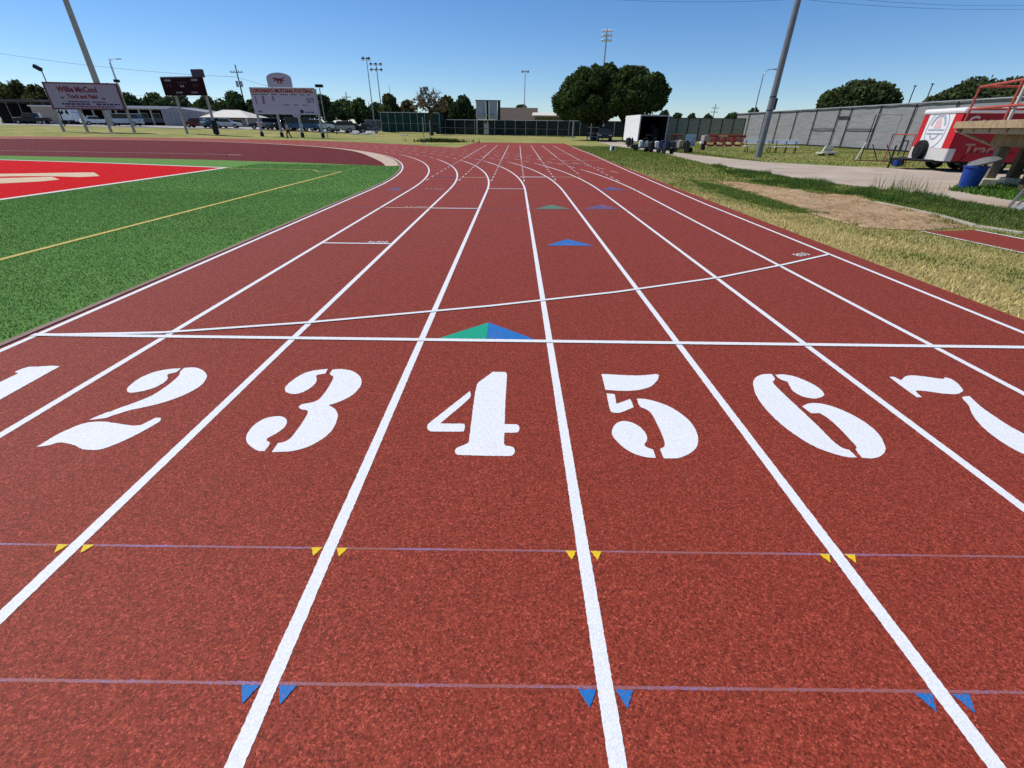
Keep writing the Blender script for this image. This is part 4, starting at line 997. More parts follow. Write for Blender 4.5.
# brown roof building and cream roofed house in the centre
a, b, L, rz = span(499, 536, 128); ze = H(a, 121)-a.z; zp = H(a, 107)-a.z
t = thing('brown_roof_building', 'plain building with a tall brown shingle roof right of the silver panel board', 'building', a, rz)
obj('wall', MB().box((L/2, 4, ze/2), (L, 8, ze)), M_BEIGEW, t); obj('roof', MB().prism([(-.5, ze-.02), (8.5, ze-.02), (5.2, zp), (2.8, zp)], 'x', -.4, L+.4), M_BRNR, t)
a, b, L, rz = span(534, 566, 120); ze = H(a, 115.3)-a.z; zp = H(a, 112)-a.z
t = thing('low_house', 'low olive walled house with a pale cream roof left of the twin trees', 'house', a, rz)
obj('wall', MB().box((L/2, 4, ze/2), (L-1, 7, ze)), M_OLWALL, t); obj('roof', MB().prism([(-.2, ze-.02), (8.2, ze-.02), (4, zp)], 'x', -.3, L+.3), M_CREAMR, t)
obj('fascia', MB().box((L/2, -.25, ze-.15), (L+.5, .1, .3)), mat('tan_fascia', (.42, .30, .17), .7), t)
for k in range(3): obj('window', MB().box((L*(.2+.3*k), .46, ze*.45), (L*.14, .06, ze*.35)), M_GLASS, t)
# ------------------------------------------------------------------ fences in the centre
def fence(name, label, a, b, h, npost, m, pm, rail=True, ph=None, rz0=0.02, cat='fence', pr=.05, mid=None, railm=None):
    t = thing(name, label, cat, a, frame_on(a, b)); L = (b-a).to_2d().length
    if m: obj('mesh_screen', MB().box((L/2, .02, (h+rz0)/2), (L, .02, h-rz0)), m, t)
    for k in range(npost): 
        x = L*k/(npost-1); obj('post', MB().tube([(x, -.05, -.1), (x, -.05, ph or h)], pr, 8), pm, t)
    if rail: obj('top_rail', MB().tube([(0, -.05, h), (L, -.05, h)], pr*.8, 8), railm or pm, t)
    if mid: obj('middle_rail', MB().tube([(0, -.05, mid), (L, -.05, mid)], pr*.7, 8), railm or pm, t)
    return t, L
a, b = D(436, 114), D(650, 101)
fence('screened_fence', 'long black screened fence with pale posts beyond the chute', a, b, H(a.lerp(b, .4), 120.4), 21, M_BLACKSCREEN, M_STEEL, pr=.07)
a, b = G(432, 134.3), G(575, 137.6)
t, L = fence('low_fence', 'low dark post and rail fence in front of the black screen', a, b, 1.25, 14, None, M_DARK, pr=.06, mid=.12, railm=M_DARK)
a, b = D(382, 108), D(440, 108); h = H(a, 112.3)-a.z
t = thing('netting_cage', 'tall dark green netting cage with pale uprights', 'cage', a, frame_on(a, b)); L = (b-a).to_2d().length
nb = MB().box((L/2, 0, h/2), (L, .03, h)).box((L/2, 6, h/2), (L, .03, h)).box((.01, 3, h/2), (.03, 6, h)).box((L, 3, h/2), (.03, 6, h)); obj('netting', nb, M_GREENNET, t)
for k in range(9): obj('post', MB().tube([(L*k/8, -.08, -.1), (L*k/8, -.08, h)], .055, 8), M_STEEL, t)
obj('top_rail', MB().tube([(0, -.08, h), (L, -.08, h)], .06, 8), M_STEEL, t); obj('middle_rail', MB().tube([(0, -.08, h*.45), (L, -.08, h*.45)], .04, 8), M_STEEL, t)
a, b = D(366, 112), D(382, 112); h = H(a, 120)-a.z
t, L = fence('low_fence', 'short grey panel fence left of the green cage', a, b, h, 4, mat('grey_green_panel', (.09, .11, .10), .8), M_STEEL)
# silver panel board
a, b = D(475, 110), D(500.5, 110); z0 = H(a, 119.5); z1 = H(a, 100.8); L = (b-a).to_2d().length
t = thing('panel_board', 'silver ribbed panel board on posts, seen from behind over the black fence', 'scoreboard', a, frame_on(a, b))
for f0, f1 in ((.10, .44), (.56, .88)):
    pb = MB().box((L*(f0+f1)/2, 0, (z0+z1)/2), (L*(f1-f0), .25, z1-z0))
    for k in range(6): pb.box((L*(f0+(f1-f0)*(k+.5)/6), -.15, (z0+z1)/2), (.06, .06, z1-z0-.3))
    obj('panel', pb, mat('silver_panel', (.42, .43, .46), .5, .1, 2, .3), t)
obj('gap_panel', MB().box((L*.5, .05, (z0+z1)/2), (L*.1, .2, z1-z0)), M_DARK, t); obj('gap_panel', MB().box((L*.945, .05, (z0+z1)/2), (L*.1, .2, z1-z0)), M_DARK, t)
obj('top_edge', MB().box((L*.52, 0, z1+.08), (L*.98, .35, .16)), M_DARK, t)
for f in (.08, .5, .95): obj('post', MB().tube([(L*f, .3, -.1), (L*f, .3, z1)], .14, 10), M_STEEL, t)
obj('catwalk', MB().box((L*.4, -.5, z0+.8), (L*.75, .8, .1)), M_STEEL, t)
p = G(486.5, 135.2); t = thing('equipment_cabinet', 'grey upright cabinet by the low dark fence', 'cabinet', p)
obj('body', MB().box((0, 0, H(p, 123)/2), (1.1, .8, H(p, 123))), mat('grey_cabinet', (.20, .20, .21), .6), t, bevel=.03); obj('door', MB().box((0, -.42, H(p, 123)/2), (.9, .03, H(p, 123)*.85)), M_STEEL, t)
# gate posts between the fence and the dark vehicle
a, b = G(587, 140.6), G(602, 141.5); t = thing('pipe_gate', 'grey pipe gate with upright bars at the end of the black fence', 'gate', a, frame_on(a, b)); L = (b-a).to_2d().length; h = H(a, 123.5)
for k, f in enumerate((0, .22, .45, 1)): obj('post', MB().tube([(L*f, 0, -.1), (L*f, 0, h*(1 if k % 2 else .8))], .08, 8), M_STEEL if k % 2 else M_DARK, t)
for z in (.3, .55, .98): obj('rail', MB().tube([(0, 0, h*z*.8), (L, 0, h*z*.8)], .05, 8), M_STEEL, t)
p = G(572.5, 138.3); t = thing('signal_post', 'single pale post standing before the black fence', 'post', p); obj('post', MB().tube([(0, 0, -.1), (0, 0, H(p, 122))], .11, 10), M_STEEL, t, smooth=True); obj('cap', MB().tube([(0, 0, H(p, 122)), (0, 0, H(p, 122)+.12)], .15, 10), M_STEEL, t)
a, b = G(424.3, 142.6), G(430.8, 138.6); t = thing('practice_posts', 'pair of thin grey uprights on the lawn before the bare tree', 'posts', a, frame_on(a, b)); L = (b-a).to_2d().length
for x, vt in ((0, 117), (L, 118)): obj('post', MB().tube([(x, 0, -.1), (x, 0, H(a, vt))], .045, 8), M_STEEL, t); 
obj('foot', MB().box((0, 0, .05), (.4, .4, .1)).box((L, 0, .05), (.4, .4, .1)), M_DARK, t)
for lab, u, v, vt in (('short dark post on the lawn left of the green cage', 353.5, 131.5, 124.5), ('short dark post at the right of the football sign', 337, 135, 127), ('thin dark post before the green cage', 372.5, 133, 103), ('dark post before the right half of the green cage', 392.5, 132, 122)):
    p = G(u, v); t = thing('lawn_post', lab, 'post', p, 0, 'thin posts on the far lawn'); obj('post', MB().tube([(0, 0, -.1), (0, 0, H(p, vt)-p.z)], .06, 8), M_DARK, t); obj('cap', MB().tube([(0, 0, H(p, vt)-p.z), (0, 0, H(p, vt)-p.z+.06)], .08, 8), M_STEEL, t)
for lab, u, v in (('leftmost white base lying on the far lawn', 354, 134.5), ('white base lying near the middle of the far lawn', 364.5, 134.6), ('rightmost white base lying on the far lawn', 404, 135.4)):
    p = G(u, v); tag(obj('field_base', MB().box((0, 0, .09), (1.3, .9, .18)), M_WHITEP, loc=p, bevel=.05), lab, 'base', 'white bases on the far lawn')
p = G(441, 142); P = np.column_stack([RNG.normal(p.x, 1.2, 900), RNG.normal(p.y, .9, 900)])
blades('weed_clump', P, .35, .12, np.array([.05, .075, .02])*(.6+.8*RNG.random((900, 1))), 'dark weed clump on the lawn by the chute corner', 1.0)
# far pale road and car park under the parked cars
cpk = MB(); us = [-120+33*k for k in range(16)]; ds = [87, 95, 104, 114, 126, 140, 160, 185]
for k in range(len(us)-1):
    for r in range(len(ds)-1): cpk.face([(q.x, q.y, q.z+.03) for q in (D(us[k], ds[r]), D(us[k+1], ds[r]), D(us[k+1], ds[r+1]), D(us[k], ds[r+1]))])
tag(up(obj('car_park', cpk, M_ASPH, fix=False)), 'pale car park strip beyond the signs', kind='structure')

# ------------------------------------------------------------------ vehicles
def car(label, p, rz, paint, kind='sedan', group='cars parked beyond the signs'):
    t = thing('parked_car', label, {'pickup': 'pickup', 'van': 'van'}.get(kind, 'car'), p, rz, group)
    L, Wd = {'sedan': (4.5, 1.78), 'suv': (4.7, 1.85), 'pickup': (5.4, 1.9), 'van': (5.2, 1.95)}[kind]; h = L/2
    body = {'sedan': [(-h, .35), (-h, .8), (-h+.2, .95), (-h+.95, .98), (h-1.3, .96), (h-.25, .82), (h, .65), (h, .35)],
            'suv': [(-h, .4), (-h, 1.0), (-h+.15, 1.08), (h-1.2, 1.05), (h-.2, .95), (h, .75), (h, .4)],
            'pickup': [(-h, .5), (-h, 1.08), (h-1.5, 1.1), (h-.15, 1.02), (h, .8), (h, .45)],
            'van': [(-h, .4), (-h, 1.15), (h-.8, 1.15), (h-.1, .95), (h, .7), (h, .4)]}[kind]
    cab = {'sedan': [(-h+.75, .97), (-h+1.3, 1.38), (h-2.0, 1.38), (h-1.25, .95)], 'suv': [(-h+.1, 1.06), (-h+.4, 1.62), (h-1.9, 1.62), (h-1.2, 1.04)],
           'pickup': [(-.9, 1.08), (-.75, 1.7), (h-2.0, 1.7), (h-1.4, 1.08)], 'van': [(-h+.05, 1.14), (-h+.2, 1.85), (h-1.35, 1.85), (h-.6, 1.13)]}[kind]
    m = mat('car_paint_'+label.split()[0], paint, .35, .04, 1, 0, .3)
    obj('body', MB().prism(body, 'y', -Wd/2, Wd/2), m, t, bevel=.07)
    obj('window', MB().prism(cab, 'y', -Wd/2+.12, Wd/2-.12), M_GLASS, t, bevel=.04)
    zr = max(z for _, z in cab); xs = [x for x, z in cab if z == zr]
    obj('roof', MB().box(((xs[0]+xs[-1])/2, 0, zr+.03), (xs[-1]-xs[0]+.16, Wd-.26, .07)), m, t, bevel=.03)
    if kind == 'pickup': obj('cargo_bed', MB().box((-h+.95, 0, 1.1), (1.6, Wd-.3, .02)), M_DARK, t)
    for x in (-h+.9, h-.9):
        for s in (-1, 1):
            o = obj('wheel', MB().tube([(x, s*(Wd/2-.22), .34), (x, s*(Wd/2+.01), .34)], .34, 14), M_RUBBER, t, smooth=True)
            obj('rim', MB().tube([(x, s*(Wd/2+.005), .34), (x, s*(Wd/2+.02), .34)], .2, 10), M_STEEL, o)
    for s in (-1, 1):
        obj('headlight', MB().box((h-.06, s*(Wd/2-.28), .72), (.1, .32, .14)), M_LAMP, t); obj('tail_light', MB().box((-h+.02, s*(Wd/2-.2), .8), (.08, .22, .2)), M_RED, t)
    return t
CP = (('black pickup parked under the carport edge', 36, 95, .15, (.012, .014, .016), 'pickup'), ('white sedan parked behind the track and field sign posts', 99, 93, .9, (.68, .7, .72), 'sedan'),
 ('silver van parked at the right post of the track and field sign', 128, 93, .2, (.55, .56, .6), 'van'), ('maroon sedan parked beneath the dark scoreboard', 200, 90, .1, (.11, .015, .02), 'sedan'),
 ('teal sedan parked left of the scoreboard post pad', 216, 90, 1.1, (.03, .07, .09), 'sedan'), ('pale sedan parked in front of the hip roof pavilion', 228, 90, .3, (.5, .52, .54), 'sedan'),
 ('charcoal sedan parked behind the left post of the football sign', 263, 87, .5, (.03, .032, .04), 'sedan'), ('grey hatchback parked second from the left post of the football sign', 274, 87, .9, (.25, .26, .28), 'suv'),
 ('dark sedan parked behind the walking person', 287, 87, .7, (.025, .025, .03), 'sedan'), ('blue van parked under the football sign', 303, 85, .12, (.03, .09, .19), 'van'),
 ('white pickup parked beside the last post of the football sign', 317, 86, .5, (.7, .7, .7), 'pickup'), ('brown dark sedan parked right of the white pickup', 329, 88, .2, (.04, .03, .03), 'sedan'),
 ('beige sedan parked left of the lone utility pole', 341, 88, .25, (.42, .36, .34), 'suv'), ('black sedan parked left of the panel fence', 355, 90, .2, (.02, .02, .022), 'sedan'), ('slate sedan parked nearest the panel fence', 368, 92, .3, (.11, .12, .14), 'sedan'))
for lab, u, dp, rz, c, k in CP: p = D(u, dp); car(lab, (p.x, p.y, p.z+.08), rz+random.choice((0, PI)), c, k)
# box truck behind the track and field sign
a, b = D(63, 97), D(81, 97); L = (b-a).to_2d().length; t = thing('box_truck', 'white box truck showing beneath the track and field sign', 'truck', (a.x, a.y, a.z+.1), frame_on(a, b))
obj('body', MB().box((L*.4, 1, 1.75), (L*.8, 2.2, 2.1)), M_WHITEP, t, bevel=.04); obj('cab', MB().prism([(L*.81, .5), (L, .5), (L, 1.2), (L*.92, 1.9), (L*.81, 1.9)], 'y', .05, 2.0), M_WHITEP, t)
obj('side_marking', MB().prism([(L*.1, 1.9), (L*.2, 2.4), (L*.28, 2.0), (L*.36, 2.4), (L*.42, 1.9), (L*.3, 1.6)], 'y', -.12, -.105).prism([(L*.5, 1.8), (L*.56, 2.4), (L*.66, 2.3), (L*.68, 1.6)], 'y', -.12, -.105), M_DARK, t)
for x in (.2, .85):
    for yy in (.1, 1.8): obj('wheel', MB().tube([(L*x, yy, .4), (L*x, yy+.2, .4)], .4, 14), M_RUBBER, t, smooth=True)
# dark off roader in the shade of the twin trees
p = G(614.5, 143.2); car('black off roader parked in the shade left of the white trailer', (p.x-.1, p.y+7, 0), -PI/2-.12, (.006, .006, .008), 'suv', None)['category'] = 'car'

# ------------------------------------------------------------------ white open trailer
A, B = G(637, 146.2), G(619.5, 143.4)
hgt = H(A, 115.3); ax = (Vector((A.x, A.y))); rzt = PI/2 + .02
wT = 2.75; LT = 6.2
t = thing('cargo_trailer', 'white enclosed trailer with its rear open onto a dark interior', 'trailer', (A.x, A.y, 0), rzt)   # local x points away along the trailer, -y to the right
fl = .42
obj('side_wall', MB().box((LT/2, .0, (hgt+fl)/2), (LT, .06, hgt-fl)), M_WHITEP, t)
obj('side_wall', MB().box((LT/2, -wT, (hgt+fl)/2), (LT, .06, hgt-fl)), M_WHITEP, t)
obj('roof', MB().box((LT/2, -wT/2, hgt+.03), (LT, wT+.06, .06)), M_WHITEP, t)
obj('front_wall', MB().box((LT-.03, -wT/2, (hgt+fl)/2), (.06, wT-.08, hgt-fl)), M_WHITEP, t)
obj('interior_shade_sheet', MB().box((LT-.1, -wT/2, (hgt+fl)/2), (.05, wT-.12, hgt-fl-.05)).box((LT/2, -.05, (hgt+fl)/2), (LT-.1, .03, hgt-fl-.05)).box((LT/2, -wT+.05, (hgt+fl)/2), (LT-.1, .03, hgt-fl-.05)).box((LT/2, -wT/2, hgt-.02), (LT-.1, wT-.1, .03)), M_BLACKIN, t)  # near-black inner sheets paint in the shade of the open interior
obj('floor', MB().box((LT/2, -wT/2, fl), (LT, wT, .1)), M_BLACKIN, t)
obj('rear_frame', MB().box((-.02, .0, (hgt+fl)/2), (.08, .1, hgt-fl)).box((-.02, -wT, (hgt+fl)/2), (.08, .1, hgt-fl)).box((-.02, -wT/2, hgt+.0), (.08, wT-.1, .12)), M_STEEL, t)
obj('ramp_door', MB().box((-.85, -wT/2, .22), (1.75, wT-.2, .06), 0, .235), M_DARK, t)
for x in (LT*.45, LT*.6):
    for yy in (.02, -wT-.02-.22): o = obj('wheel', MB().tube([(x, yy, .34), (x, yy+.22, .34)], .34, 16), M_RUBBER, t, smooth=True)
sh = MB()
for k in range(3): sh.box((2.5+k*1.1, -wT+.45, 1.1+.4*(k % 2)), (.9, .6, .9))
obj('stored_gear', sh, mat('dim_stored_gear', (.05, .05, .055), .8), t)
# ------------------------------------------------------------------ line marking machines and gear by the trailer
M_TANKW = mat('white_plastic_tank', (.72, .73, .74), .4); M_NAVYP = mat('navy_plastic', (.02, .028, .07), .45); M_LBLUE = mat('pale_blue_plastic', (.38, .5, .66), .45); M_KHAKI = mat('khaki_canvas', (.38, .33, .22), .85)
def marker(label, u, v, rz, tank, body, s=1.0):
    p = G(u, v, 0); t = thing('marking_machine', label, 'machine', (p.x, p.y, 0), rz, 'line marking machines by the trailer')
    o = lambda n, mb, m, **k: obj(n, mb.map(lambda q: q*s), m, t, **k)
    o('frame', MB().tube([(-.55, -.25, .25), (.5, -.25, .25), (.62, 0, .25), (.5, .25, .25), (-.55, .25, .25)], .03, 6).box((0, 0, .28), (.95, .46, .04)), M_DARK)
    o('engine', MB().box((-.25, 0, .48), (.36, .38, .34)).tube([(-.25, -.12, .64), (-.25, .12, .64)], .12, 10), body, bevel=.02)
    o('paint_tank', MB().tube([(.22, 0, .30), (.22, 0, .72), (.22, 0, .76)], [.15, .16, .09], 14), tank, smooth=True)
    o('handlebar', MB().tube([(-.5, -.22, .3), (-.8, -.26, .85), (-.88, -.2, .95), (-.88, .2, .95), (-.8, .26, .85), (-.5, .22, .3)], .022, 6), M_DARK)
    for x, yy in ((-.45, .3), (-.45, -.3), (.55, 0)):
        w = o('wheel', MB().tube([(x, yy-.05, .17), (x, yy+.05, .17)], .17, 14), M_RUBBER, smooth=True)
    return t
marker('white tanked marking machine nearest the open trailer', 642.5, 151.2, 2.7, M_TANKW, M_STEEL)
marker('marking machine with a white hood, second from the trailer', 653, 152.6, .4, M_TANKW, M_DARK)
marker('bulky navy marking machine on the path', 663, 153.8, 1.9, M_NAVYP, M_NAVYP, 1.12)
marker('small pale blue marking machine behind the navy one', 673, 150.5, .8, M_LBLUE, M_DARK, .95)
marker('marking machine with a khaki cover, last in the row', 681.5, 152.8, 2.4, M_KHAKI, M_DARK, 1.1)
for lab, u, v in (('dark gas bottle leaning by the white trailer wall, left one', 628.3, 147), ('dark gas bottle by the white trailer wall, right one', 631.3, 147.6)):
    p = G(u, v, 0); t = thing('gas_bottle', lab, 'bottle', (p.x, p.y, 0), 0, 'gas bottles by the trailer')
    obj('body', MB().tube([(0, 0, 0), (0, 0, .62), (0, 0, .74), (0, 0, .78)], [.13, .13, .07, .05], 14), M_DARK, t, smooth=True); obj('valve', MB().tube([(0, 0, .78), (0, 0, .88)], .03, 8), M_STEEL, t)
p = G(635, 148.6, 0); t = thing('tool_case', 'low black case beside the gas bottles', 'case', (p.x, p.y, 0)); obj('body', MB().box((0, 0, .16), (.7, .45, .3)), M_DARK, t, bevel=.03); obj('handle', MB().tube([(-.12, 0, .31), (-.1, 0, .37), (.1, 0, .37), (.12, 0, .31)], .015, 6), M_STEEL, t)
p = G(612.4, 151, 0); t = thing('lane_marker_box', 'small white box with a dark face on the lawn beside the chute', 'marker', (p.x, p.y, 0), .1)
obj('body', MB().prism([(-.2, 0), (.2, 0), (.17, .36), (-.17, .36)], 'y', -.12, .12), M_WHITEP, t, bevel=.02); obj('face_plate', MB().box((.02, -.13, .2), (.16, .02, .26)), M_DARK, t)
# drinking fountain
p = G(702.3, 150.2, 0); h = H(p, 134.8); t = thing('drinking_fountain', 'pinkish grey drinking fountain standing on the lawn before the hurdles', 'fountain', (p.x, p.y, 0), .3)
obj('pedestal', MB().box((0, 0, h*.3), (.26, .3, h*.6)), M_DARK, t, bevel=.03); obj('basin', MB().box((0, -.05, h*.78), (.5, .46, h*.36)), mat('pinkish_grey_stone', (.36, .29, .28), .7, .2, 8), t, bevel=.05); obj('spout', MB().tube([(0, 0, h*.96), (0, -.03, h), (0, -.12, h)], .025, 8), M_STEEL, t); obj('side_basin', MB().box((-.26, -.05, h*.5), (.26, .3, .16)), M_TANKW, t, bevel=.03)
# ------------------------------------------------------------------ hurdles
M_HRED = mat('red_hurdle_board', (.27, .04, .032), .5, .2, 4); M_HORANGE = mat('orange_hurdle_board', (.36, .13, .06), .5, .2, 4); M_TAN = mat('tan_board', (.55, .40, .26), .7)
def hurdle_proto(board, leg):
    t = thing('track_hurdle', 'hurdle', 'hurdle', (0, 0, 0), 0, 'hurdles stored on the lawn')
    obj('crossbar', MB().box((0, 0, .98), (1.18, .025, .16)), board, t, bevel=.005)
    for s in (-1, 1):
        obj('upright', MB().tube([(s*.5, 0, .05), (s*.5, 0, .95)], .028, 6), leg, t); obj('foot', MB().box((s*.5, .3, .04), (.06, .7, .07)), M_WHITEP, t)
    obj('lower_rail', MB().tube([(-.5, 0, .62), (.5, 0, .62)], .022, 6), leg, t); obj('weight', MB().box((0, .45, .08), (1.0, .1, .10)), leg, t)
    return t
def dup(root, loc, rz, label):
    r = root.copy(); COL.objects.link(r); r.location = loc; r.rotation_euler.z = rz; r['label'] = label
    for c in root.children:
        d = c.copy(); COL.objects.link(d); d.parent = r
    return r
hr, ho, ht = hurdle_proto(M_HRED, M_HRED), hurdle_proto(M_HORANGE, M_HORANGE), hurdle_proto(M_TAN, M_HRED)
used = set()
def put(pr, loc, rz, label):
    if pr.name in used: return dup(pr, loc, rz, label)
    used.add(pr.name); pr.location = loc; pr.rotation_euler.z = rz; pr['label'] = label; return pr
for k in range(4):
    p = G(711+k*9.2, 146.6, 0)
    for r in range(9):
        put(ht if r == 4 or (r == 0 and k == 1) else hr, (p.x+.05*r+.04*(r % 2), p.y+.22*r, 0), .05+.03*math.sin(r*5+k), ('tan topped' if r == 4 or (r == 0 and k == 1) else 'red') + ' stored hurdle in the stacks between the fountain and the white benches')
for k in range(3):
    p = G(716+k*11, 143.4, 0)
    for r in range(3): put(ho, (p.x+.3*r, p.y+1.5+.5*r, 0), .1, 'orange stored hurdle behind the red stacks')
for r in range(7):
    p = G(650, 145.6, 0); put(ho, (p.x+1.1*(r % 2)+.1*r, p.y+.3*r, 0), .1, 'orange stored hurdle just right of the open trailer')
for r in range(5):
    p = G(675, 146.4, 0); put(ht if r % 2 else hr, (p.x+.1*r, p.y+.3*r, 0), .05, ('tan topped' if r % 2 else 'red') + ' stored hurdle left of the pale blue board')
p = G(691.5, 146, 0); t = thing('folded_tarp', 'pale blue board leaning among the hurdles', 'board', (p.x, p.y+.6, 0)); obj('sheet', MB().box((0, 0, .55), (1.1, .06, 1.05)), M_LBLUE, t, bevel=.01); obj('leg', MB().tube([(-.4, 0, 0), (-.4, .35, .9)], .02, 6), M_STEEL, t); obj('leg', MB().tube([(.4, 0, 0), (.4, .35, .9)], .02, 6), M_STEEL, t)
# olive screened fence behind them
a, b = D(655, 76), D(744, 74); t, L = fence('screened_fence', 'olive screened fence behind the stored hurdles', a, b, H(a.lerp(b, .5), 118.2), 9, M_OLIVE, M_DARK, pr=.05)
# ------------------------------------------------------------------ tall windscreen fence at the right
FX, FZ = 34.5, 3.72
tops = [751, 766.5, 781.5, 798.7, 818.7, 842, 854, 883.6, 919, 961]
def fy(u, z=FZ):
    d = ray(u, 110); return CAM.y + d.y*((FX-CAM.x)/d.x)
ys = []
for u in tops:
    v = 110
    for _ in range(4):
        d = ray(u, v); s = (FX-CAM.x)/d.x; y = CAM.y + d.y*s; v = 384 - FPX*((Vector((FX, y, FZ))-CAM).dot(CU)/(Vector((FX, y, FZ))-CAM).dot(CF))
    ys.append(y)
yl = CAM.y + ray(738, 113).y*((FX-CAM.x)/ray(738, 113).x)
t = thing('windscreen_fence', 'tall grey windscreen fence on dark poles along the right', 'fence', (FX, 0, 0))
ysc = [yl] + ys + [28, 23, 18, 12, 6, 0]
sb = MB()
for k in range(len(ysc)-1):
    n = 5
    for j in range(n):
        for r in range(4):
            y0, y1 = (ysc[k]+(ysc[k+1]-ysc[k])*(j+q)/n for q in (0, 1)); z0_, z1_ = (.1+(FZ-.14)*(r+q)/4 for q in (0, 1))
            dx = lambda y, z: .05*mnoise.noise(Vector((y*.7, z*1.3, 3)))
            sb.face([(dx(y0, z0_), y0, z0_), (dx(y1, z0_), y1, z0_), (dx(y1, z1_), y1, z1_), (dx(y0, z1_), y0, z1_)])
obj('mesh_screen', sb, M_SCREEN, t, smooth=True, fix=False)
for y in ysc: obj('post', MB().tube([(-.12, y, -.1), (-.12, y, FZ)], .055, 8), M_DARK, t)
obj('top_rail', MB().tube([(-.12, ysc[0], FZ), (-.12, ysc[-1], FZ)], .06, 8), M_STEEL, t)
for k in (5, 7): obj('middle_rail', MB().tube([(-.14, ysc[k]-.0, 1.75), (-.14, ysc[k+1], 1.75)], .04, 8), M_DARK, t)
obj('bottom_rail', MB().tube([(-.12, ysc[0], .12), (-.12, ysc[-1], .12)], .03, 8), M_DARK, t)
obj('gate_lintel', MB().box((-.14, (ys[5]+ys[6])/2, 2.85), (.06, abs(ys[5]-ys[6]), .14)), M_DARK, t)
# white benches
def bench(label, u0, u1, v0, v1, m, back=True, group='white team benches'):
    a, b = G(u0, v0, 0), G(u1, v1, 0); L = (b-a).to_2d().length; t = thing('team_bench', label, 'bench', a, frame_on(a, b), group)
    obj('seat', MB().box((L/2, 0, .44), (L, .28, .045)).box((L/2, .3, .43), (L, .26, .045)), m, t, bevel=.01)
    if back: obj('backrest', MB().box((L/2, .52, .78), (L, .045, .3)), m, t, bevel=.01)
    for k in range(3):
        x = L*(.1+.4*k); obj('leg', MB().tube([(x, -.1, 0), (x, .1, .42)], .03, 6).tube([(x, .5, 0), (x, .3, .42)], .03, 6).tube([(x, .35, .42), (x, .55, .92)], .025, 6).tube([(x, -.12, .02), (x, .55, .02)], .025, 6), M_DARK, t)
bench('long white bench with a backrest behind the grey pole', 744, 772, 152.2, 152.6, M_WHITEP)
bench('long white bench with a backrest right of the grey pole', 773, 797, 153, 153.6, M_WHITEP)
p, q = G(818, 155.8, 0), G(834, 155.2, 0); L = (q-p).to_2d().length; t = thing('lawn_bench', 'low cream slanted bench alone on the lawn', 'bench', p, frame_on(p, q))
M_CREAMP = mat('cream_plastic', (.62, .60, .48), .5)
obj('seat', MB().box((L*.5, 0, .18), (L, .5, .12)), M_CREAMP, t, bevel=.02); obj('backrest', MB().prism([(L*.38, .25), (L*.98, .25), (L*1.02, .62), (L*.5, .62)], 'y', .2, .28), M_CREAMP, t, bevel=.02); obj('foot', MB().box((L*.2, 0, .06), (.08, .4, .12)).box((L*.8, 0, .06), (.08, .4, .12)), M_DARK, t)
# tall practice frame and red frame
a, b = G(855, 160.6, 0), G(893, 162, 0); t = thing('goal_frame', 'tall thin steel practice frame with a slanting white brace', 'frame', a, frame_on(a, b)); L = (b-a).to_2d().length
P_ = lambda u, v: onplane(u, v, a, b)
(xa, za), (xb, zb), (xc, zc) = P_(880.5, 114.4), P_(900, 115), P_(886, 152)
gl = [P_(880.5, 114.4), P_(900, 115)]
xr = P_(884.5, 162)[0]; zt = (za+zb)/2
obj('crossbar', MB().tube([(xr-1.25, 0, zt), (xr, 0, zt)], .022, 8), M_STEEL, t); obj('upright', MB().tube([(xr, 0, .02), (xr, 0, zt)], .024, 8), M_STEEL, t); obj('upright', MB().tube([(xr-1.25, .0, .02), (xr-1.25, 0, zt)], .024, 8), M_DARK, t)
obj('brace', MB().tube([(0, -.2, .03), (xr-1.25, 0, 1.0)], .024, 8), M_WHITEP, t); obj('base_rail', MB().tube([(-.1, -.2, .03), (L, -.2, .03)], .025, 8), M_DARK, t)
for x in (xr-.9, xr-.2): obj('stay', MB().tube([(x, 0, .9), (x+.5, -.3, .03)], .025, 6), M_DARK, t)
p, q = G(883, 161.5, 0), G(904.5, 163.2, 0); t = thing('red_frame', 'rust red tubular frame standing before the trailer', 'frame', p, frame_on(p, q)); L = (q-p).to_2d().length; h = H(p, 134.3)
obj('upright', MB().tube([(0, 0, 0), (0, 0, h)], .03, 8), M_REDM, t); obj('upright', MB().tube([(L, 0, 0), (L, 0, h)], .03, 8), M_REDM, t); obj('crossbar', MB().tube([(0, 0, h), (L, 0, h)], .03, 8), M_REDM, t); obj('foot', MB().box((0, -.1, .03), (.08, .9, .06)).box((L, -.1, .03), (.08, .9, .06)), M_REDM, t)
p = G(896, 166.5, 0); t = thing('bucket', 'blue bucket standing on the concrete by the trailer hitch', 'bucket', (p.x, p.y, 0)); obj('body', MB().tube([(0, 0, 0), (0, 0, .34)], [.15, .19], 14), mat('blue_plastic', (.02, .06, .32), .4), t, smooth=True); obj('handle', MB().tube([(-.18, 0, .33), (-.1, 0, .46), (.1, 0, .46), (.18, 0, .33)], .012, 6), M_STEEL, t)
p = G(898, 165.6, 0); t = thing('hand_cart', 'dark upright hand cart leaning behind the blue bucket', 'cart', (p.x+.1, p.y+.2, 0), .2); obj('frame', MB().tube([(-.18, 0, .1), (.05, .25, 1.15)], .03, 6).tube([(.18, 0, .1), (.4, .25, 1.15)], .03, 6).tube([(.05, .25, 1.15), (.4, .25, 1.15)], .025, 6), M_DARK, t); obj('plate', MB().box((0, -.15, .08), (.45, .3, .03)), M_DARK, t); obj('wheel', MB().tube([(-.28, .05, .14), (-.2, .05, .14)], .14, 12), M_RUBBER, t); obj('wheel', MB().tube([(.2, .05, .14), (.28, .05, .14)], .14, 12), M_RUBBER, t)
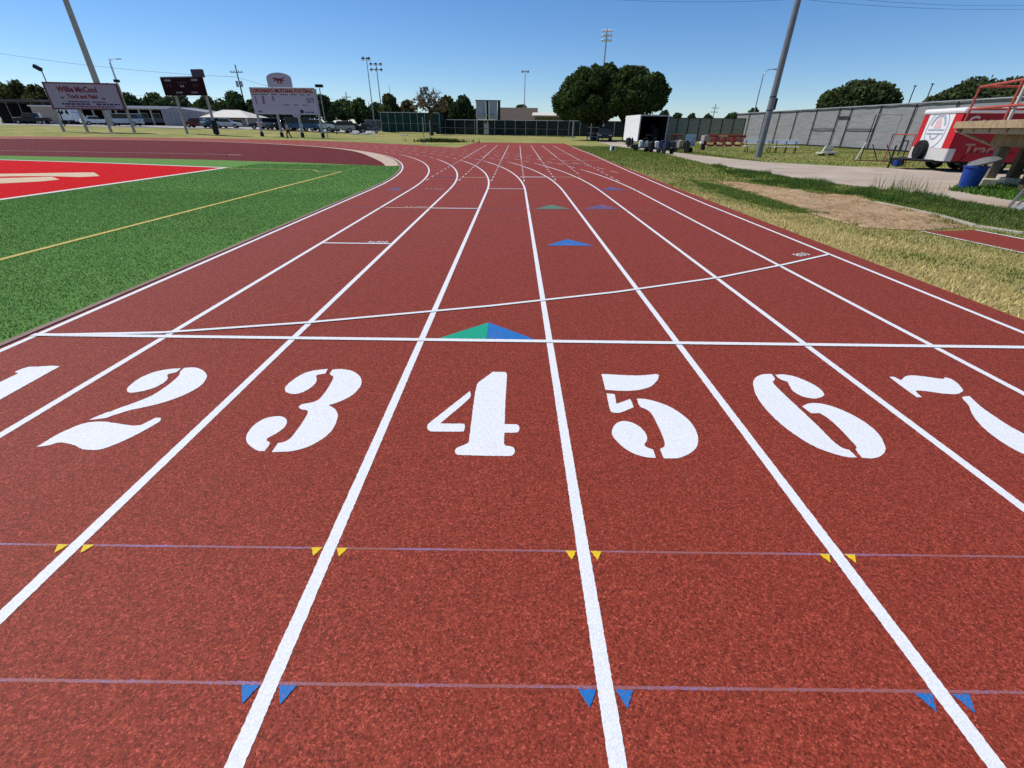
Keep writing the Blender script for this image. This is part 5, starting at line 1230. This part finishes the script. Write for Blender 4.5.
# ------------------------------------------------------------------ red and white concession trailer
Cn = G(943.7, 161, .45); Cn.z = 0
wF, lS = 3.0, 5.4; dF = Vector((.22, .976)).normalized()
rz = math.atan2(-dF.x, dF.y)             # local y = along the white face, local x = along the red side
zt = H(Cn, 111.5); zb = .45
t = thing('concession_trailer', 'red and white trailer with a round crest and a spare tyre', 'trailer', Cn, rz)
M_TW = mat('trailer_white', (.74, .74, .75), .35, .04, 1); M_TR = mat('trailer_sunlit_red', (.52, .022, .03), .35, .06, 1); M_TRD = mat('trailer_shaded_red', (.34, .012, .022), .4, .08, 1)  # one red; sunlight on the stripes and shade on the body set by colour
obj('body', MB().box((lS/2, wF/2, (zt+zb)/2), (lS, wF, zt-zb)), M_TRD, t, bevel=.06)
obj('roof', MB().box((lS/2, wF/2, zt+.05), (lS+.16, wF+.16, .22)), M_TW, t, bevel=.08)
hF = zt-zb
obj('front_panel', MB().box((-.012, wF*.52, zb+hF*.62), (.02, wF*.66, hF*.72)), M_TW, t)
obj('red_stripe', MB().box((-.012, wF*.09, zb+hF*.62), (.02, wF*.18, hF*.72)), M_TR, t); obj('red_stripe', MB().box((-.012, wF*.93, zb+hF*.62), (.02, wF*.14, hF*.72)), M_TR, t)
obj('lower_panel', MB().box((-.02, wF/2, zb+hF*.125), (.045, wF+.01, hF*.26)).box((lS*.02, -.02, zb+hF*.125), (lS*.05, .045, hF*.26)), mat('dull_white_panel', (.55, .54, .52), .5, .08, 2), t)
# round crest: ring, dome, bars, smile
cyc, czc, rc = wF*.52, zb+hF*.66, wF*.27
M_CREST = mat('slate_blue_crest', (.36, .41, .48), .5); M_PINK = mat('pink_crest', (.70, .46, .47), .5)
def ring(mb, y, z, r0, r1, a0, a1, x, n=24):
    for k in range(n):
        q0, q1 = a0+(a1-a0)*k/n, a0+(a1-a0)*(k+1)/n
        mb.prism([(y+r0*math.cos(q0), z+r0*math.sin(q0)), (y+r1*math.cos(q0), z+r1*math.sin(q0)), (y+r1*math.cos(q1), z+r1*math.sin(q1)), (y+r0*math.cos(q1), z+r0*math.sin(q1))], 'x', x-.008, x)
    return mb
cb = ring(MB(), cyc, czc, rc*.93, rc, 0, 2*PI, -.026, 40); ring(cb, cyc, czc, rc*.60, rc*.76, .25, PI-.25, -.026); ring(cb, cyc, czc, rc*.45, rc*.55, PI+.5, 2*PI-.5, -.026)
for z in (-.04, -.2): cb.box((-.03, cyc, czc+z*rc*1.2), (.008, rc*1.6, rc*.08))
obj('round_crest', cb, M_CREST, t)
pk = MB().prism([(cyc-rc*.32, czc+.03), (cyc+rc*.32, czc+.03), (cyc+rc*.26, czc+rc*.35), (cyc+rc*.06, czc+rc*.55), (cyc-.0, czc+rc*.72), (cyc-rc*.06, czc+rc*.55), (cyc-rc*.26, czc+rc*.35)], 'x', -.034, -.026)
obj('crest_figure', pk, M_PINK, t)
rg = MB(); 
o = obj('spare_tyre', MB().tube([(-.05, wF*.64, zb+.36), (-.28, wF*.64, zb+.36)], [.43, .43], 22), M_RUBBER, t, smooth=True, bevel=.05); obj('rim', MB().tube([(-.285, wF*.64, zb+.36), (-.30, wF*.64, zb+.36)], .2, 16), M_DARK, o)
tb = text_mb('Coronado', .60, 'LEFT', 1.0, .004, .015); obj('lettering', tb.map(lambda q: Vector((.22+q.x, -.012-q.z, zt-.58+q.y))), mat('pale_trailer_letters', (.62, .50, .46), .5), t, fix=False)
tb = text_mb('Track', .60, 'LEFT', 1.0, .004, .012); obj('lettering', tb.map(lambda q: Vector((.55+q.x, -.012-q.z, zt-1.62+q.y))), mat('tan_trailer_letters', (.42, .22, .16), .5), t, fix=False)
obj('hitch_tongue', MB().tube([(-.1, wF*.2, .42), (-1.3, wF*.62, .42)], .05, 6).tube([(-.1, wF*.98, .42), (-1.3, wF*.62, .42)], .05, 6).box((-.55, wF*.6, .42), (1.0, 1.2, .06)), M_DARK, t)
obj('jack_stand', MB().tube([(-1.25, wF*.62, .0), (-1.25, wF*.62, 1.0)], .04, 8), M_DARK, t)
for x in (1.15, 2.1):
    for yy in (.02, wF-.25): o = obj('wheel', MB().tube([(x, yy, .36), (x, yy+.23, .36)], .36, 18), M_RUBBER, t, smooth=True); obj('rim', MB().tube([(x, yy-.01, .36), (x, yy, .36)], .2, 14), M_STEEL, o)
obj('fender', MB().prism([(.6, .45), (.75, .8), (2.5, .8), (2.65, .45)], 'y', -.06, .25), M_TRD, t)
obj('chassis', MB().box((lS/2, wF/2, .41), (lS-.2, wF-.3, .08)), M_DARK, t)
# ------------------------------------------------------------------ blue bin with grey lid
p = G(965.5, 190.5, 0); t = thing('waste_bin', 'blue plastic bin with a sagging grey lid beneath the timber platform', 'bin', (p.x, p.y, 0), -.5)
M_BLUEB = mat('shaded_blue_plastic', (.010, .05, .27), .45, .3, 7)  # blue darkened so the colour carries the shade the bin stands in
obj('body', MB().tube([(0, 0, 0), (0, 0, .06), (0, 0, .60), (0, 0, .64)], [.21, .23, .28, .29], 20), M_BLUEB, t, smooth=True)
obj('rim', MB().tube([(0, 0, .64), (0, 0, .69)], [.31, .31], 20), M_BLUEB, t, smooth=True)
lid = MB().tube([(0, 0, 0), (0, 0, .04), (0, 0, .12), (0, 0, .16)], [.37, .38, .28, .10], 18); tilt = Matrix.Rotation(-.32, 3, 'Y')
lid.map(lambda q: tilt @ q + Vector((.12, 0, .76)))
obj('lid', lid, mat('grey_plastic_lid', (.15, .15, .155), .6, .25, 5), t, smooth=True)
# ------------------------------------------------------------------ timber viewing platform with red rails
A = CAM + ray(957.3, 123)*(18.0/ray(957.3, 123).y); zd = A.z
e1 = Vector((-.39, -.92)).normalized(); rz = math.atan2(e1.y, e1.x)   # local x runs towards the viewer along the platform edge, local y to the right
t = thing('viewing_platform', 'timber viewing platform on thick posts with faded red guard rails', 'platform', (A.x, A.y, 0), rz)
Lp, Wp = 8.5, 3.2
obj('deck', MB().box((Lp/2, Wp/2, zd-.03), (Lp, Wp, .07)), M_WOOD, t)
obj('fascia', MB().box((Lp/2, -.03, zd-.06), (Lp, .05, .20)).box((-.03, Wp/2, zd-.06), (.05, Wp, .20)), M_WOOD, t)
jb = MB().box((Lp/2+.75, .65, zd-.36), (Lp-1.6, .12, .56)).box((Lp/2+.75, 2.5, zd-.36), (Lp-1.6, .12, .56))
for k in range(8): jb.box((.3+k*1.1, Wp/2, zd-.17), (.08, Wp-.1, .20))
obj('joist', jb, mat('olive_brown_timber', (.24, .18, .095), .9, .25, 6), t)
def lw(P):   # world ground point -> local
    d = Vector((P.x-A.x, P.y-A.y)); return d.dot(e1), d.dot(Vector((-e1.y, e1.x)))
for k, (u, v) in enumerate(((982.5, 188), (1007, 187.5))):
    lx, ly = lw(G(u, v, 0)); ly = max(.8, ly); 
    obj('post', MB().box((lx, ly, zd/2-.3), (.30, .26, zd-.68)), M_WOODD if k else mat('weathered_grey_post', (.20, .165, .12), .9, .25, 5), t, bevel=.02); obj('footing', MB().box((lx, ly-.02, .1), (.5, .42, .40)), mat('pale_footing', (.60, .56, .40), .8, .15, 8), t, bevel=.04)
for lx in (3.4, 6.4): obj('post', MB().box((lx, 1.2, zd/2-.3), (.28, .26, zd-.68)), M_WOODD, t, bevel=.02)
obj('brace', MB().tube([(.15, .0, zd-.22), (1.5, 1.1, zd-.78)], .05, 6), M_WOOD, t)
obj('ledger', MB().box((Lp/2, .1, zd-.24), (Lp-1, .05, .14)), mat('pale_ledger', (.40, .32, .20), .85), t)
rx = []
for u in (961.5, 999.5):
    d = ray(u, 122); # intersect with the edge line (local y = 0)
    n = Vector((-e1.y, e1.x)); s = (A.xy-CAM.xy).dot(n)/Vector((d.x, d.y)).dot(n); q = CAM + d*s; rx.append(lw(q)[0])
rx = [max(.12, rx[0]), rx[1], rx[1]+2.6, rx[1]+5.2]
for x in rx[:4]:
    if x < Lp: obj('rail_post', MB().tube([(x, .08, zd-.1), (x, .08, zd+1.02)], .035, 8), M_REDM, t)
obj('rail_post', MB().box((rx[1]+.12, .14, zd+.5), (.10, .06, 1.12)), mat('weathered_white_post', (.52, .50, .44), .8, .15, 8), t)
for z in (1.02, .40): obj('guard_rail', MB().tube([(rx[0], .08, zd+z), (Lp, .08, zd+z)], .035, 8), M_REDM, t)
for z in (1.02, .40): obj('guard_rail', MB().tube([(rx[0], .08, zd+z), (rx[0], Wp, zd+z)], .035, 8), M_REDM, t)
# ------------------------------------------------------------------ aluminium ramp
p = G(1007, 208, 0); q = G(1040, 213.5, 0); t = thing('aluminium_ramp', 'pale aluminium ramp with sloping grey handrails at the right edge', 'ramp', p, frame_on(p, q)); L = 2.4
obj('base_plate', MB().prism([(0, 0), (L, 0), (L, .34), (.08, .10)], 'y', 0, 1.1), M_ALU, t)
for y_ in (0, 1.06):
    obj('handrail', MB().tube([(.02, y_, .02), (.25, y_, .62), (L, y_, 1.75)], .035, 8), M_STEEL, t, smooth=True)
    obj('lower_rail', MB().tube([(.2, y_, .1), (.5, y_, .55), (L, y_, 1.4)], .025, 8), M_STEEL, t, smooth=True)
    for k in range(3): obj('baluster', MB().tube([(.6+k*.7, y_, .15), (.75+k*.7, y_, .84+k*.36)], .02, 6), M_STEEL, t)
# ------------------------------------------------------------------ person walking past the football sign
p = G(289.5, 139.3); k = (H(p, 122.3)-p.z)/1.72
t = thing('person', 'person in a pale shirt and dark trousers walking past the football sign', 'person', p, 0)
def skin(name, verts, edges, radii, m, parent, root=0, sub=2):
    me = bpy.data.meshes.new(name); me.from_pydata([tuple(Vector(v)*k) for v in verts], edges, []); me.materials.append(m)
    o = bpy.data.objects.new(name, me); COL.objects.link(o); o.parent = parent
    md = o.modifiers.new('skin', 'SKIN'); md.use_smooth_shade = True
    for i, r in enumerate(radii): 
        sv_ = me.skin_vertices[0].data[i]; sv_.radius = (r*k, r*k) if not isinstance(r, tuple) else (r[0]*k, r[1]*k)
        sv_.use_root = (i == root)
    s = o.modifiers.new('sub', 'SUBSURF'); s.levels = sub; s.render_levels = sub; return o
V = [(0, 0, .92), (0, 0, 1.12), (0, 0, 1.38), (0, 0, 1.47), (0, 0, 1.55), (0, 0, 1.66),      # pelvis chest neck head
     (-.02, -.09, .88), (-.16, -.10, .48), (-.10, -.10, .08), (-.24, -.10, .03),                # leg forward
     (.02, .09, .88), (.10, .10, .48), (.28, .10, .12), (.20, .10, .03),                        # leg back
     (0, -.19, 1.38), (.10, -.23, 1.12), (-.02, -.24, .90), (-.05, -.24, .82), (0, .19, 1.38), (-.08, .23, 1.12), (-.22, .23, .95), (-.27, .22, .89)]
Eg = [(0, 1), (1, 2), (2, 3), (3, 4), (4, 5), (0, 6), (6, 7), (7, 8), (8, 9), (0, 10), (10, 11), (11, 12), (12, 13), (2, 14), (14, 15), (15, 16), (16, 17), (2, 18), (18, 19), (19, 20), (20, 21)]
Rd = [.13, .125, .13, .06, .095, .085, .085, .058, .042, .035, .085, .058, .042, .035, .055, .042, .032, .03, .055, .042, .032, .03]
M_SKIN = mat('skin', (.36, .21, .15), .6, .05)
skin('body', V, Eg, Rd, M_SKIN, t)
skin('shirt', [V[i] for i in (0, 1, 2, 14, 15, 18, 19)], [(0, 1), (1, 2), (2, 3), (3, 4), (2, 5), (5, 6)], [.155, .15, .155, .078, .062, .078, .062], mat('pale_lilac_shirt', (.55, .48, .52), .8), t)
skin('trousers', [(0, 0, .95)] + [V[i] for i in (6, 7, 8, 10, 11, 12)], [(0, 1), (1, 2), (2, 3), (0, 4), (4, 5), (5, 6)], [.15, .105, .078, .062, .105, .078, .062], mat('black_trousers', (.015, .015, .018), .8), t)
hb = MB().tube([(.01, 0, 1.60), (.015, 0, 1.68), (.02, 0, 1.75), (.02, 0, 1.78)], [.10, .112, .08, .03], 12); obj('hair', hb.map(lambda q: q*k), M_DARK, t, smooth=True)
